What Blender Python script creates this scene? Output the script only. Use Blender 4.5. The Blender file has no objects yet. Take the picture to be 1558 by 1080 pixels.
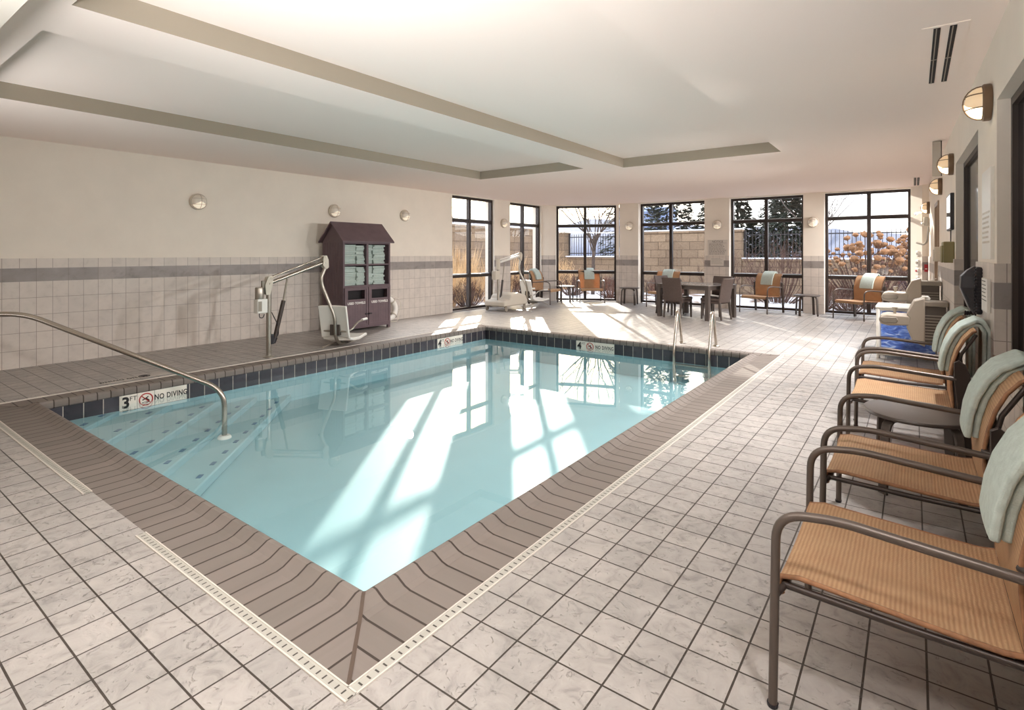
import bpy, bmesh, math, random
from mathutils import Vector, Matrix
R = math.radians
PI = math.pi
rnd = random.Random(7)
scene = bpy.context.scene
COL = scene.collection

# ------------------------------------------------------------------ colour and materials
def lin(c):
    return tuple(((v/255)/12.92 if v/255 <= .04045 else ((v/255+.055)/1.055)**2.4) for v in c) + (1.0,)

class NT:
    def __init__(self, name):
        m = bpy.data.materials.new(name); m.use_nodes = True
        self.m = m; self.t = m.node_tree; self.t.nodes.clear()
        self.out = self.n('ShaderNodeOutputMaterial')
    def n(self, typ, **kw):
        nd = self.t.nodes.new(typ)
        for k, v in kw.items():
            if k.startswith('i_'):
                nd.inputs[k[2:].replace('_', ' ')].default_value = v
            else:
                setattr(nd, k, v)
        return nd
    def l(self, a, b):
        self.t.links.new(a, b)
    def bsdf(self, color=None, rough=.5, metal=0., spec=.5):
        b = self.n('ShaderNodeBsdfPrincipled')
        if color is not None: b.inputs['Base Color'].default_value = color
        b.inputs['Roughness'].default_value = rough
        b.inputs['Metallic'].default_value = metal
        b.inputs['Specular IOR Level'].default_value = spec
        return b
    def surf(self, sock):
        self.l(sock, self.out.inputs['Surface'])
    def uv(self):
        return self.n('ShaderNodeTexCoord').outputs['UV']
    def obj(self):
        return self.n('ShaderNodeTexCoord').outputs['Object']
    def noise(self, vec, scale, detail=4, rough=.55, dist=0.):
        nd = self.n('ShaderNodeTexNoise')
        nd.inputs['Scale'].default_value = scale; nd.inputs['Detail'].default_value = detail
        nd.inputs['Roughness'].default_value = rough; nd.inputs['Distortion'].default_value = dist
        if vec is not None: self.l(vec, nd.inputs['Vector'])
        return nd
    def ramp(self, fac, stops):
        nd = self.n('ShaderNodeValToRGB'); cr = nd.color_ramp
        while len(cr.elements) < len(stops): cr.elements.new(.5)
        for e, (p, c) in zip(cr.elements, stops):
            e.position = p; e.color = c
        self.l(fac, nd.inputs['Fac']); return nd
    def mixc(self, fac, a, b, mode='MIX'):
        nd = self.n('ShaderNodeMix', data_type='RGBA', blend_type=mode)
        for s, v in ((nd.inputs[0], fac), (nd.inputs[6], a), (nd.inputs[7], b)):
            if hasattr(v, 'is_output'): self.l(v, s)
            else: s.default_value = v
        return nd.outputs[2]
    def math(self, op, a, b=None, c=None):
        nd = self.n('ShaderNodeMath', operation=op)
        for s, v in zip(nd.inputs, (a, b, c)):
            if v is None: continue
            if hasattr(v, 'is_output'): self.l(v, s)
            else: s.default_value = v
        return nd.outputs[0]
    def bump(self, height, strength=.3, dist=.01, normal=None):
        nd = self.n('ShaderNodeBump')
        nd.inputs['Strength'].default_value = strength; nd.inputs['Distance'].default_value = dist
        self.l(height, nd.inputs['Height'])
        if normal is not None: self.l(normal, nd.inputs['Normal'])
        return nd.outputs[0]
    def mapping(self, vec, loc=(0,0,0), rot=(0,0,0), sc=(1,1,1)):
        nd = self.n('ShaderNodeMapping')
        nd.inputs['Location'].default_value = loc; nd.inputs['Rotation'].default_value = rot; nd.inputs['Scale'].default_value = sc
        self.l(vec, nd.inputs['Vector']); return nd.outputs[0]
    def brick(self, vec, w, h, mortar, c1, c2, cm, offset=0., smooth=.1):
        nd = self.n('ShaderNodeTexBrick', offset=offset, offset_frequency=2, squash=1.0)
        self.l(vec, nd.inputs['Vector'])
        nd.inputs['Scale'].default_value = 1.0
        nd.inputs['Brick Width'].default_value = w; nd.inputs['Row Height'].default_value = h
        nd.inputs['Mortar Size'].default_value = mortar; nd.inputs['Mortar Smooth'].default_value = smooth
        nd.inputs['Bias'].default_value = 0.
        nd.inputs['Color1'].default_value = c1; nd.inputs['Color2'].default_value = c2; nd.inputs['Mortar'].default_value = cm
        return nd

M = {}
def plain(key, rgb, rough=.6, metal=0., spec=.4, noise=0., nscale=12., bump=0., bscale=60.):
    t = NT(key); b = t.bsdf(lin(rgb), rough, metal, spec)
    if noise:
        nz = t.noise(t.obj(), nscale, 5)
        c0 = lin(tuple(max(0, v*(1-noise)) for v in rgb)); c1 = lin(tuple(min(255, v*(1+noise)) for v in rgb))
        r = t.ramp(nz.outputs['Fac'], [(.3, c0), (.7, c1)])
        t.l(r.outputs[0], b.inputs['Base Color'])
    if bump:
        nz2 = t.noise(t.obj(), bscale, 3)
        t.l(t.bump(nz2.outputs['Fac'], bump, .004), b.inputs['Normal'])
    t.surf(b.outputs[0]); M[key] = t.m; return t.m

def tiles(key, w, h, mortar, c1, c2, cm, offset=0., off=(0,0), rough=.45, vein=.10, bump=.35, vscale=9., cleft=False, sheen=.4):
    t = NT(key); uv = t.mapping(t.uv(), loc=(off[0], off[1], 0))
    br = t.brick(uv, w, h, mortar, lin(c1), lin(c2), lin(cm), offset)
    nz = t.noise(uv, vscale, 8, .62, 1.2 if cleft else .3)
    nz2 = t.noise(uv, vscale*.35, 3, .5)
    dark = t.ramp(nz.outputs['Fac'], [(.28, (1-vein*2.2,)*3+(1,)), (.46, (1-vein*.4,)*3+(1,)), (.72, (1+vein*.5,)*3+(1,))])
    dark2 = t.ramp(nz2.outputs['Fac'], [(.3, (1-vein*.5,)*3+(1,)), (.7, (1+vein*.5,)*3+(1,))])
    c = t.mixc(1., br.outputs['Color'], dark.outputs[0], 'MULTIPLY')
    c = t.mixc(1., c, dark2.outputs[0], 'MULTIPLY')
    hgt = t.math('SUBTRACT', 1., br.outputs['Fac'])
    if cleft:
        # thin chipped flaws of a riven slate surface
        vz = t.noise(uv, 16., 6, .7, 2.0)
        fl = t.ramp(vz.outputs['Fac'], [(.34, (.0,)*3+(1,)), (.41, (1,)*3+(1,))])
        c = t.mixc(t.math('MULTIPLY', t.math('SUBTRACT', 1., fl.outputs[0]), .42), c, lin((96, 86, 80)))
        hgt = t.math('ADD', t.math('MULTIPLY', hgt, 1.), t.math('MULTIPLY', nz.outputs['Fac'], .8))
        hgt = t.math('ADD', hgt, t.math('MULTIPLY', fl.outputs[0], .35))
    else:
        hgt = t.math('ADD', hgt, t.math('MULTIPLY', nz.outputs['Fac'], .15))
    b = t.bsdf(None, rough, 0., sheen)
    t.l(c, b.inputs['Base Color'])
    t.l(t.bump(hgt, bump, .004), b.inputs['Normal'])
    t.surf(b.outputs[0]); M[key] = t.m; return t.m

plain('paint', (232, 222, 209), .75, spec=.2, noise=.012, nscale=3)
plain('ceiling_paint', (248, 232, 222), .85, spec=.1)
plain('tray_shade_paint', (166, 155, 139), .8, spec=.15)  # beige darkened so the colour carries the shade on the tray sides
plain('white_trim', (225, 220, 212), .5)
tiles('floor_tile', .1695, .1625, .0036, (168, 161, 155), (158, 152, 147), (64, 56, 50), off=(1.32+.1695*60, -.935+.1625*60), rough=.42, vein=.16, bump=.9, vscale=11., cleft=True)
tiles('wall_tile', .1585, .2125, .0026, (208, 197, 187), (200, 190, 181), (146, 135, 126), off=(50*.1585+.01, 0), rough=.4, vein=.07, bump=.25)
tiles('wall_tile_half', .1585, .4, .0026, (210, 199, 189), (203, 193, 183), (146, 135, 126), off=(50*.1585+.01, 0.), rough=.4, vein=.06, bump=.25)
tiles('wall_band', .317, .9, .0026, (156, 147, 142), (142, 134, 130), (130, 121, 114), off=(50*.317+.01, 0), rough=.35, vein=.16, bump=.2, vscale=6)
tiles('coping_tile', .1115, 4., .0052, (124, 114, 107), (117, 108, 101), (64, 55, 49), off=(.0, 2.), rough=.62, vein=.05, bump=.5, sheen=.25)
tiles('dark_tile', .1585, .30, .004, (70, 66, 72), (58, 55, 60), (176, 166, 156), off=(20*.1585, .26), rough=.2, vein=.14, bump=.2)
plain('coping_grout', (84, 70, 60), .8)
plain('basin', (146, 181, 187), .55, noise=.015, nscale=2)
plain('mark_tile', (58, 106, 138), .4)
plain('dark_metal', (62, 52, 47), .38, .35, spec=.5)
plain('window_metal', (48, 38, 34), .35, .3, spec=.5)
plain('chair_metal', (96, 85, 78), .36, .45, spec=.5)
plain('steel', (176, 167, 156), .27, 1.)
plain('steel_dull', (170, 163, 152), .35, .9)
plain('white_plastic', (226, 222, 214), .4)
plain('cream_plastic', (200, 190, 174), .45)
plain('grey_plastic', (150, 140, 126), .5)
plain('black_plastic', (34, 30, 34), .4)
plain('fountain_beige', (160, 148, 134), .4)
plain('fountain_grey', (132, 122, 110), .45)
plain('fountain_grille', (84, 76, 70), .5, .3)
plain('olive', (134, 122, 84), .5)
plain('red_box', (172, 40, 48), .5)
plain('dark_stain', (98, 80, 84), .5, noise=.06, nscale=7, bump=.1)
plain('dark_hole', (26, 20, 22), .7)
plain('letter_white', (236, 232, 226), .6)
plain('letter_black', (30, 28, 28), .6)
plain('letter_grey', (82, 76, 72), .6)
plain('sign_face', (206, 198, 188), .3)
plain('icon_red', (170, 48, 44), .5)
plain('marker_tile', (222, 214, 202), .3, noise=.02)
plain('deck_marker', (172, 164, 156), .45)
plain('towel', (184, 195, 188), .95, spec=.1, noise=.04, nscale=40, bump=.6, bscale=220)
plain('towel_seam', (150, 176, 165), .95, spec=.1)
plain('door_face', (214, 206, 196), .45)
plain('door_frame', (150, 128, 108), .5)
plain('dark_glass', (22, 18, 20), .08, spec=.6)
plain('table_dark', (82, 72, 66), .35, .1)
plain('table_glass', (120, 116, 118), .12, spec=.7)
plain('dark_wicker', (86, 72, 66), .6, noise=.1, nscale=60, bump=.6, bscale=160)
plain('snow', (222, 224, 230), .8, noise=.02, nscale=1)
plain('bark', (72, 60, 54), .9, noise=.15, nscale=14)
plain('twig', (84, 60, 52), .9)
plain('twig_grey', (86, 76, 72), .9)
plain('needle', (40, 46, 36), .9, noise=.2, nscale=2)
plain('dry_grass', (196, 164, 124), .9, noise=.15, nscale=6)
plain('dry_flower', (136, 98, 68), .9, noise=.2, nscale=16, bump=.8, bscale=40)
plain('dry_leaf', (98, 66, 54), .9, noise=.15, nscale=8)
plain('fence_metal', (44, 40, 42), .5, .3)
plain('hill', (86, 90, 106), 1., noise=.12, nscale=.02)
plain('office', (140, 152, 176), .6)
plain('office_glass', (92, 106, 138), .2)
plain('lamp_rim', (120, 98, 78), .4, .4)
plain('lamp_rim_pale', (196, 184, 168), .4)
plain('lamp_hood_pale', (228, 218, 204), .4)
plain('rope', (222, 214, 200), .9)

def snow_mat():
    t = NT('patchy_snow'); nz = t.noise(t.obj(), .9, 7, .65, .6)
    r = t.ramp(nz.outputs['Fac'], [(.40, lin((126, 104, 88))), (.50, lin((206, 202, 200))), (.7, lin((222, 221, 222)))])
    b = t.bsdf(None, .85, 0, .2); t.l(r.outputs[0], b.inputs['Base Color']); t.l(t.bump(nz.outputs['Fac'], .4, .05), b.inputs['Normal'])
    t.surf(b.outputs[0]); M['patchy_snow'] = t.m
snow_mat()
def block_mat():
    t = NT('block'); uv = t.uv()
    br = t.brick(uv, .61, .305, .011, lin((148, 126, 104)), lin((126, 106, 88)), lin((92, 76, 62)), .5)
    nz = t.noise(uv, 14, 6, .7)
    r = t.ramp(nz.outputs['Fac'], [(.3, (.75,.75,.75,1)), (.7, (1.1,1.1,1.1,1))])
    c = t.mixc(1., br.outputs['Color'], r.outputs[0], 'MULTIPLY')
    b = t.bsdf(None, .9, 0, .1); t.l(c, b.inputs['Base Color'])
    t.l(t.bump(nz.outputs['Fac'], .6, .02), b.inputs['Normal'])
    t.surf(b.outputs[0]); M['block'] = t.m
block_mat()

def sling_mat(key, c_hi, c_lo, trans, tcol):
    t = NT(key); uv = t.uv()
    w1 = t.n('ShaderNodeTexWave', wave_type='BANDS', bands_direction='X'); w1.inputs['Scale'].default_value = 48; w1.inputs['Distortion'].default_value = .6
    w2 = t.n('ShaderNodeTexWave', wave_type='BANDS', bands_direction='Y'); w2.inputs['Scale'].default_value = 26; w2.inputs['Distortion'].default_value = 1.2
    t.l(uv, w1.inputs['Vector']); t.l(uv, w2.inputs['Vector'])
    p = t.math('MULTIPLY', w1.outputs['Fac'], w2.outputs['Fac'])
    nz = t.noise(uv, 9, 4)
    f = t.math('ADD', t.math('MULTIPLY', p, .7), t.math('MULTIPLY', nz.outputs['Fac'], .5))
    c = t.ramp(f, [(.1, lin(c_lo)), (.8, lin(c_hi))])
    b = t.bsdf(None, .6, 0, .3); t.l(c.outputs[0], b.inputs['Base Color'])
    t.l(t.bump(p, .6, .003), b.inputs['Normal'])
    tr = t.n('ShaderNodeBsdfTranslucent'); tr.inputs['Color'].default_value = lin(tcol)
    mx = t.n('ShaderNodeMixShader'); mx.inputs[0].default_value = trans
    t.l(b.outputs[0], mx.inputs[1]); t.l(tr.outputs[0], mx.inputs[2])
    t.surf(mx.outputs[0]); M[key] = t.m
sling_mat('sling', (214, 182, 142), (160, 122, 90), .25, (236, 164, 92))
plain('sling_edge', (140, 98, 68), .7, noise=.1, nscale=40)

def water_mat():
    t = NT('water')
    nz = t.noise(t.obj(), 1.1, 2, .5)
    nz2 = t.noise(t.obj(), 5., 2, .5)
    h = t.math('ADD', nz.outputs['Fac'], t.math('MULTIPLY', nz2.outputs['Fac'], .06))
    nrm = t.bump(h, .05, .02)
    ge = t.n('ShaderNodeNewGeometry')
    dt = t.n('ShaderNodeVectorMath', operation='DOT_PRODUCT'); t.l(ge.outputs['Incoming'], dt.inputs[0]); t.l(nrm, dt.inputs[1])
    k = t.math('POWER', t.math('SUBTRACT', 1., t.math('MINIMUM', 1., t.math('ABSOLUTE', dt.outputs['Value']))), 5.)
    fac = t.math('MULTIPLY_ADD', k, .9, .02)          # the share a water surface mirrors, the same from above and below
    tr = t.n('ShaderNodeBsdfTransparent'); tr.inputs['Color'].default_value = (.93, .985, .99, 1)
    gl = t.n('ShaderNodeBsdfGlossy'); gl.inputs['Roughness'].default_value = .015; gl.inputs['Color'].default_value = (1, 1, 1, 1)
    t.l(nrm, gl.inputs['Normal'])
    mx = t.n('ShaderNodeMixShader'); t.l(fac, mx.inputs[0]); t.l(tr.outputs[0], mx.inputs[1]); t.l(gl.outputs[0], mx.inputs[2])
    t.surf(mx.outputs[0]); M['water'] = t.m
water_mat()

def glass_mat():
    t = NT('pane_glass')
    tr = t.n('ShaderNodeBsdfTransparent'); tr.inputs['Color'].default_value = (.97, .98, .98, 1)
    gl = t.n('ShaderNodeBsdfGlossy'); gl.inputs['Roughness'].default_value = .01
    mx = t.n('ShaderNodeMixShader'); mx.inputs[0].default_value = .035
    t.l(tr.outputs[0], mx.inputs[1]); t.l(gl.outputs[0], mx.inputs[2]); t.surf(mx.outputs[0]); M['pane_glass'] = t.m
glass_mat()

def grate_mat():
    t = NT('grate'); uv = t.uv()
    br = t.brick(uv, .034, .9, .0035, lin((172, 167, 157)), lin((166, 161, 151)), lin((58, 52, 46)), 0.)
    sx = t.n('ShaderNodeSeparateXYZ'); t.l(uv, sx.inputs[0])
    edge = t.math('GREATER_THAN', t.math('ABSOLUTE', t.math('SUBTRACT', sx.outputs[1], .5)), .27)
    c = t.mixc(edge, br.outputs['Color'], lin((172, 167, 157)))
    b = t.bsdf(None, .5); t.l(c, b.inputs['Base Color']); t.surf(b.outputs[0]); M['grate'] = t.m
grate_mat()

def emit(key, rgb, strength, base=(230, 220, 200)):
    t = NT(key); b = t.bsdf(lin(base), .4)
    b.inputs['Emission Color'].default_value = lin(rgb); b.inputs['Emission Strength'].default_value = strength
    t.surf(b.outputs[0]); M[key] = t.m
emit('bulb_lit', (255, 226, 180), 4.0)
emit('bulb_dim', (255, 236, 212), .35)

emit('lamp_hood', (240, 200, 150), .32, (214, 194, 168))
def hamper_mat():
    t = NT('blue_vinyl')
    nz = t.noise(t.mapping(t.obj(), sc=(1, 1, 2.4)), 7., 3, .5, 1.5)
    r = t.ramp(nz.outputs['Fac'], [(.35, lin((62, 88, 168))), (.52, lin((92, 126, 204))), (.68, lin((190, 208, 238)))])
    b = t.bsdf(None, .35); t.l(r.outputs[0], b.inputs['Base Color']); t.l(t.bump(nz.outputs['Fac'], .5, .03), b.inputs['Normal'])
    t.surf(b.outputs[0]); M['blue_vinyl'] = t.m
hamper_mat()

# ------------------------------------------------------------------ mesh builder
class MB:
    def __init__(self):
        self.v = []; self.f = []; self.uvs = {}
    def add(self, verts, faces, uv=None):
        o = len(self.v); self.v += [tuple(p) for p in verts]
        for i, f in enumerate(faces):
            if uv is not None: self.uvs[len(self.f)] = uv[i]
            self.f.append(tuple(o+k for k in f))
        return self
    def box(self, lo, hi, mat=None):
        x0, y0, z0 = lo; x1, y1, z1 = hi
        p = [(x0,y0,z0),(x1,y0,z0),(x1,y1,z0),(x0,y1,z0),(x0,y0,z1),(x1,y0,z1),(x1,y1,z1),(x0,y1,z1)]
        if mat is not None: p = [mat @ Vector(q) for q in p]
        return self.add(p, [(0,3,2,1),(4,5,6,7),(0,1,5,4),(1,2,6,5),(2,3,7,6),(3,0,4,7)])
    def cbox(self, c, s, rz=0., rx=0., ry=0.):
        m = Matrix.Translation(c) @ Matrix.Rotation(rz, 4, 'Z') @ Matrix.Rotation(ry, 4, 'Y') @ Matrix.Rotation(rx, 4, 'X')
        h = [k/2 for k in s]
        return self.box((-h[0],-h[1],-h[2]), (h[0],h[1],h[2]), m)
    def tube(self, path, r, n=10, caps=True, closed=False):
        path = [Vector(p) for p in path]; k = len(path)
        rr = r if isinstance(r, (list, tuple)) else [r]*k
        tang = []
        for i in range(k):
            if closed: a, b = path[i-1], path[(i+1) % k]
            else: a, b = path[max(0, i-1)], path[min(k-1, i+1)]
            d = b-a
            tang.append(d.normalized() if d.length > 1e-9 else Vector((0,0,1)))
        t0 = tang[0]; ref = Vector((0,0,1)) if abs(t0.z) < .9 else Vector((1,0,0))
        u = t0.cross(ref).normalized(); verts = []; prev = t0
        for i in range(k):
            if i:
                q = prev.rotation_difference(tang[i]); u = q @ u; u = (u - tang[i]*u.dot(tang[i])).normalized()
            prev = tang[i]; w = tang[i].cross(u)
            for j in range(n):
                a = 2*PI*j/n
                verts.append(path[i] + (u*math.cos(a) + w*math.sin(a))*rr[i])
        faces = []
        for i in range(k if closed else k-1):
            i2 = (i+1) % k
            for j in range(n):
                j2 = (j+1) % n
                faces.append((i*n+j, i*n+j2, i2*n+j2, i2*n+j))
        if caps and not closed:
            faces.append(tuple(range(n-1, -1, -1))); faces.append(tuple((k-1)*n+j for j in range(n)))
        return self.add(verts, faces)
    def lathe(self, prof, n=24, mat=None):
        verts = []; faces = []
        for (r, z) in prof:
            for j in range(n):
                a = 2*PI*j/n; verts.append(Vector((r*math.cos(a), r*math.sin(a), z)))
        for i in range(len(prof)-1):
            for j in range(n):
                j2 = (j+1) % n; faces.append((i*n+j, i*n+j2, (i+1)*n+j2, (i+1)*n+j))
        if prof[0][0] > 1e-6: faces.append(tuple(range(n-1, -1, -1)))
        if prof[-1][0] > 1e-6: faces.append(tuple((len(prof)-1)*n+j for j in range(n)))
        if mat is not None: verts = [mat @ v for v in verts]
        return self.add(verts, faces)
    def prism(self, poly, a0, a1, axis='x', mat=None):
        """poly: 2-D outline; axis: the direction of extrusion (x: poly is (y,z); y: (x,z); z: (x,y))."""
        def p3(p, a):
            return {'x': (a, p[0], p[1]), 'y': (p[0], a, p[1]), 'z': (p[0], p[1], a)}[axis]
        k = len(poly); verts = [Vector(p3(p, a0)) for p in poly] + [Vector(p3(p, a1)) for p in poly]
        if mat is not None: verts = [mat @ v for v in verts]
        faces = [tuple(range(k-1, -1, -1)), tuple(range(k, 2*k))] + [(i, (i+1) % k, k+(i+1) % k, k+i) for i in range(k)]
        return self.add(verts, faces)
    def slab(self, path, th, x0, x1, mat=None, crown=0., nx=1):
        """a sheet of thickness th following path (y,z), from x0 to x1."""
        k = len(path); nn = []
        for i in range(k):
            a = path[max(0, i-1)]; b = path[min(k-1, i+1)]
            d = Vector((b[0]-a[0], b[1]-a[1])).normalized(); nn.append((-d.y, d.x))
        verts = []; cols = nx+1
        for s in (.5, -.5):
            for i in range(k):
                for j in range(cols):
                    u = j/nx; x = x0+(x1-x0)*u; c = crown*(1-(2*u-1)**2)
                    verts.append(Vector((x, path[i][0]+nn[i][0]*(s*th+c), path[i][1]+nn[i][1]*(s*th+c))))
        L = []
        def acc(i): return i
        dist = [0.]
        for i in range(1, k): dist.append(dist[-1]+math.dist(path[i-1], path[i]))
        faces = []; uv = []
        def I(s, i, j): return s*k*cols+i*cols+j
        def UV(i, j): return (x0+(x1-x0)*j/nx, dist[i])
        for i in range(k-1):
            for j in range(nx):
                faces.append((I(0,i,j), I(0,i,j+1), I(0,i+1,j+1), I(0,i+1,j))); uv.append([UV(i,j),UV(i,j+1),UV(i+1,j+1),UV(i+1,j)])
                faces.append((I(1,i,j), I(1,i+1,j), I(1,i+1,j+1), I(1,i,j+1))); uv.append([UV(i,j),UV(i+1,j),UV(i+1,j+1),UV(i,j+1)])
            for j, fl in ((0, 0), (nx, 1)):
                q = (I(0,i,j), I(0,i+1,j), I(1,i+1,j), I(1,i,j))
                faces.append(q if not fl else q[::-1]); uv.append([(0,dist[i])]*4)
        for i, fl in ((0, 1), (k-1, 0)):
            for j in range(nx):
                q = (I(0,i,j), I(0,i,j+1), I(1,i,j+1), I(1,i,j))
                faces.append(q if not fl else q[::-1]); uv.append([UV(i,j)]*4)
        if mat is not None: verts = [mat @ v for v in verts]
        return self.add(verts, faces, uv)
    def ball(self, c, r, n=10, m=7, sq=(1,1,1), jit=0.):
        prof = [(math.sin(PI*i/m), -math.cos(PI*i/m)) for i in range(m+1)]
        o = len(self.v); self.lathe([(max(a, 1e-4), z) for a, z in prof], n)
        for i in range(o, len(self.v)):
            x, y, z = self.v[i]; k = r*(1+(rnd.random()-.5)*jit)
            self.v[i] = (c[0]+x*k*sq[0], c[1]+y*k*sq[1], c[2]+z*k*sq[2])
        return self
    def build(self, name, mat, parent=None, loc=None, smooth=None, bevel=0., seg=2, local=False):
        """local: the vertices are already in the parent's own space; otherwise they are in world space and the parent's place is taken off."""
        me = bpy.data.meshes.new(name); vs = self.v
        off = Vector((0,0,0))
        if parent is not None and not local:
            off = WORLD.get(parent.name, Vector((0,0,0)))
        elif parent is None and loc is not None and not local:
            off = Vector(loc)
        me.from_pydata([(p[0]-off.x, p[1]-off.y, p[2]-off.z) for p in vs], [], self.f)
        uvl = me.uv_layers.new(name='UVMap'); 
        for p in me.polygons:
            c = self.uvs.get(p.index)
            nrm = p.normal; ax = max(range(3), key=lambda i: abs(nrm[i]))
            for k, li in enumerate(p.loop_indices):
                if c is not None: uvl.data[li].uv = c[k]
                else:
                    q = vs[me.loops[li].vertex_index]
                    uvl.data[li].uv = ((q[1], q[2]), (q[0], q[2]), (q[0], q[1]))[ax]
        if mat is not None: me.materials.append(M[mat] if isinstance(mat, str) else mat)
        if smooth is not None:
            for p in me.polygons: p.use_smooth = True
            me.set_sharp_from_angle(angle=R(smooth))
        me.validate(); me.update()
        o = bpy.data.objects.new(name, me); COL.objects.link(o)
        if parent is not None:
            o.parent = parent
            WORLD[o.name] = WORLD.get(parent.name, Vector((0,0,0)))
        elif loc is not None:
            o.location = loc; WORLD[o.name] = Vector(loc)
        if bevel:
            md = o.modifiers.new('bevel', 'BEVEL'); md.width = bevel; md.segments = seg; md.limit_method = 'ANGLE'; md.angle_limit = R(40)
            md.harden_normals = False
        return o

WORLD = {}
def tag(o, label=None, cat=None, group=None, kind=None):
    if label: o['label'] = label
    if cat: o['category'] = cat
    if group: o['group'] = group
    if kind: o['kind'] = kind
    return o
def thing(name, loc, label, cat, group=None, rz=0.):
    o = bpy.data.objects.new(name, None); COL.objects.link(o); o.empty_display_size = .1
    o.location = loc; o.rotation_euler = (0, 0, rz); WORLD[o.name] = Vector(loc)
    return tag(o, label, cat, group)
def struct(o):
    o['kind'] = 'structure'; return o
def copy_tree(o, parent=None):
    c = o.copy(); COL.objects.link(c)
    if parent is not None: c.parent = parent
    for ch in list(o.children): copy_tree(ch, c)
    return c
def arc(c, r, a0, a1, n, f):
    return [f(c[0]+r*math.cos(a0+(a1-a0)*i/n), c[1]+r*math.sin(a0+(a1-a0)*i/n)) for i in range(n+1)]
def fillet(pts, r, n=6):
    """round the inner corners of a 3-D polyline."""
    pts = [Vector(p) for p in pts]; out = [pts[0]]
    rr = r if isinstance(r, (list, tuple)) else [r]*len(pts)
    for i in range(1, len(pts)-1):
        a, b, c = pts[i-1], pts[i], pts[i+1]; d0 = (a-b); d1 = (c-b)
        k = min(rr[i], d0.length*.49, d1.length*.49); p0 = b+d0.normalized()*k; p1 = b+d1.normalized()*k
        for j in range(n+1):
            t = j/n; out.append(p0*(1-t)**2 + b*2*t*(1-t) + p1*t*t)
    out.append(pts[-1]); return out
def text_mesh(mb, s, size, mat, depth=.002, align='CENTER', spacing=1.0, sx=1.0, bold=.0):
    """lettering laid in the x-y plane of mat, facing +z."""
    cu = bpy.data.curves.new('t', 'FONT'); cu.body = s; cu.size = size; cu.extrude = depth; cu.align_x = align; cu.align_y = 'CENTER'
    cu.space_character = spacing; cu.resolution_u = 3; cu.offset = size*bold
    ob = bpy.data.objects.new('t', cu); COL.objects.link(ob)
    dg = bpy.context.evaluated_depsgraph_get(); me = bpy.data.meshes.new_from_object(ob.evaluated_get(dg))
    mb.add([mat @ Vector((v.co.x*sx, v.co.y, v.co.z)) for v in me.vertices], [tuple(p.vertices) for p in me.polygons])
    bpy.data.objects.remove(ob); bpy.data.curves.remove(cu); bpy.data.meshes.remove(me)
    return mb
def frame3(o, x, y):
    """a matrix with the given x and y directions at o."""
    x = Vector(x).normalized(); y = Vector(y).normalized(); z = x.cross(y)
    return Matrix(((x.x, y.x, z.x, o[0]), (x.y, y.y, z.y, o[1]), (x.z, y.z, z.z, o[2]), (0,0,0,1)))
# ------------------------------------------------------------------ measures of the room (metres; x to the wall of doors, y to the windows)
H = 2.8
XL, YF, YB = -8.75, 14.25, -2.6
LIP = (-6.42, 1.42, -1.80, 7.84)          # pool edge: x0 y0 x1 y1
OUT = (-6.80, 1.09, -1.465, 8.17)         # outer rim of the coping
WZ = -.140                                # water level
BZ = -.50
def XW(y): return .501-.018*y

# ================================================================== THE SETTING
fl = MB()
for x0, y0, x1, y1 in ((XL-.3, YB, OUT[0], YF+.32), (OUT[2], YB, .75, YF+.32), (OUT[0], YB, OUT[2], OUT[1]), (OUT[0], OUT[3], OUT[2], YF+.32)):
    fl.add([(x0,y0,0),(x1,y0,0),(x1,y1,0),(x0,y1,0)], [(0,1,2,3)])
struct(fl.build('floor', 'floor_tile'))

# ceiling with two raised trays
T1 = (-3.82, .98, -1.47, 8.22); T2 = (-6.62, .98, -4.40, 7.93); TZ = 2.95
ce = MB(); ts = MB()
def ceil_rect(x0, y0, x1, y1, z=H):
    ce.add([(x0,y0,z),(x0,y1,z),(x1,y1,z),(x1,y0,z)], [(0,1,2,3)])
for r in ((XL-.3, YB, .75, .98), (XL-.3, .98, T2[0], YF+.3), (T2[2], .98, T1[0], YF+.3), (T1[2], .98, .75, YF+.3), (T2[0], T2[3], T2[2], YF+.3), (T1[0], T1[3], T1[2], YF+.3)):
    ceil_rect(*r)
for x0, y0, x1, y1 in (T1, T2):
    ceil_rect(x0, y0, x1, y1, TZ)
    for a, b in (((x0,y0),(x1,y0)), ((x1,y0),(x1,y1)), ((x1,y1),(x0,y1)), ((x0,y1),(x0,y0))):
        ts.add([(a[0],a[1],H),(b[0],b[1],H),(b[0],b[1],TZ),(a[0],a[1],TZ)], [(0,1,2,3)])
cl_ = struct(ce.build('ceiling', 'ceiling_paint')); struct(ts.build('tray_side', 'tray_shade_paint', cl_))
struct(MB().box((XL, -.55, 2.6), (.45, .70, H)).build('trim_1', 'paint'))

TILE_ZONES = ((0., 1.05, 'wall_tile', 'tile_wainscot'), (1.05, 1.215, 'wall_band', 'tile_band'), (1.215, 1.335, 'wall_tile_half', 'tile_cap'))
def wall_piece(boxes_by_mat, mat4, s0, s1, z0, z1, depth=.3):
    boxes_by_mat.setdefault('paint', MB()).box((s0, 0, z0), (s1, depth, z1), mat4)
def wall_tiles(boxes_by_mat, mat4, s0, s1, proud=.014, zmax=9):
    for a, b, mt, nm in TILE_ZONES:
        if a < zmax: boxes_by_mat.setdefault(nm, MB()).box((s0, -proud, a), (s1, .0, min(b, zmax)), mat4)
def wall_done(name, d):
    root = struct(d['paint'].build(name, 'paint'))
    for a, b, mt, nm in TILE_ZONES:
        if nm in d: struct(d[nm].build(nm, mt, root))
    return root

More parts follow.
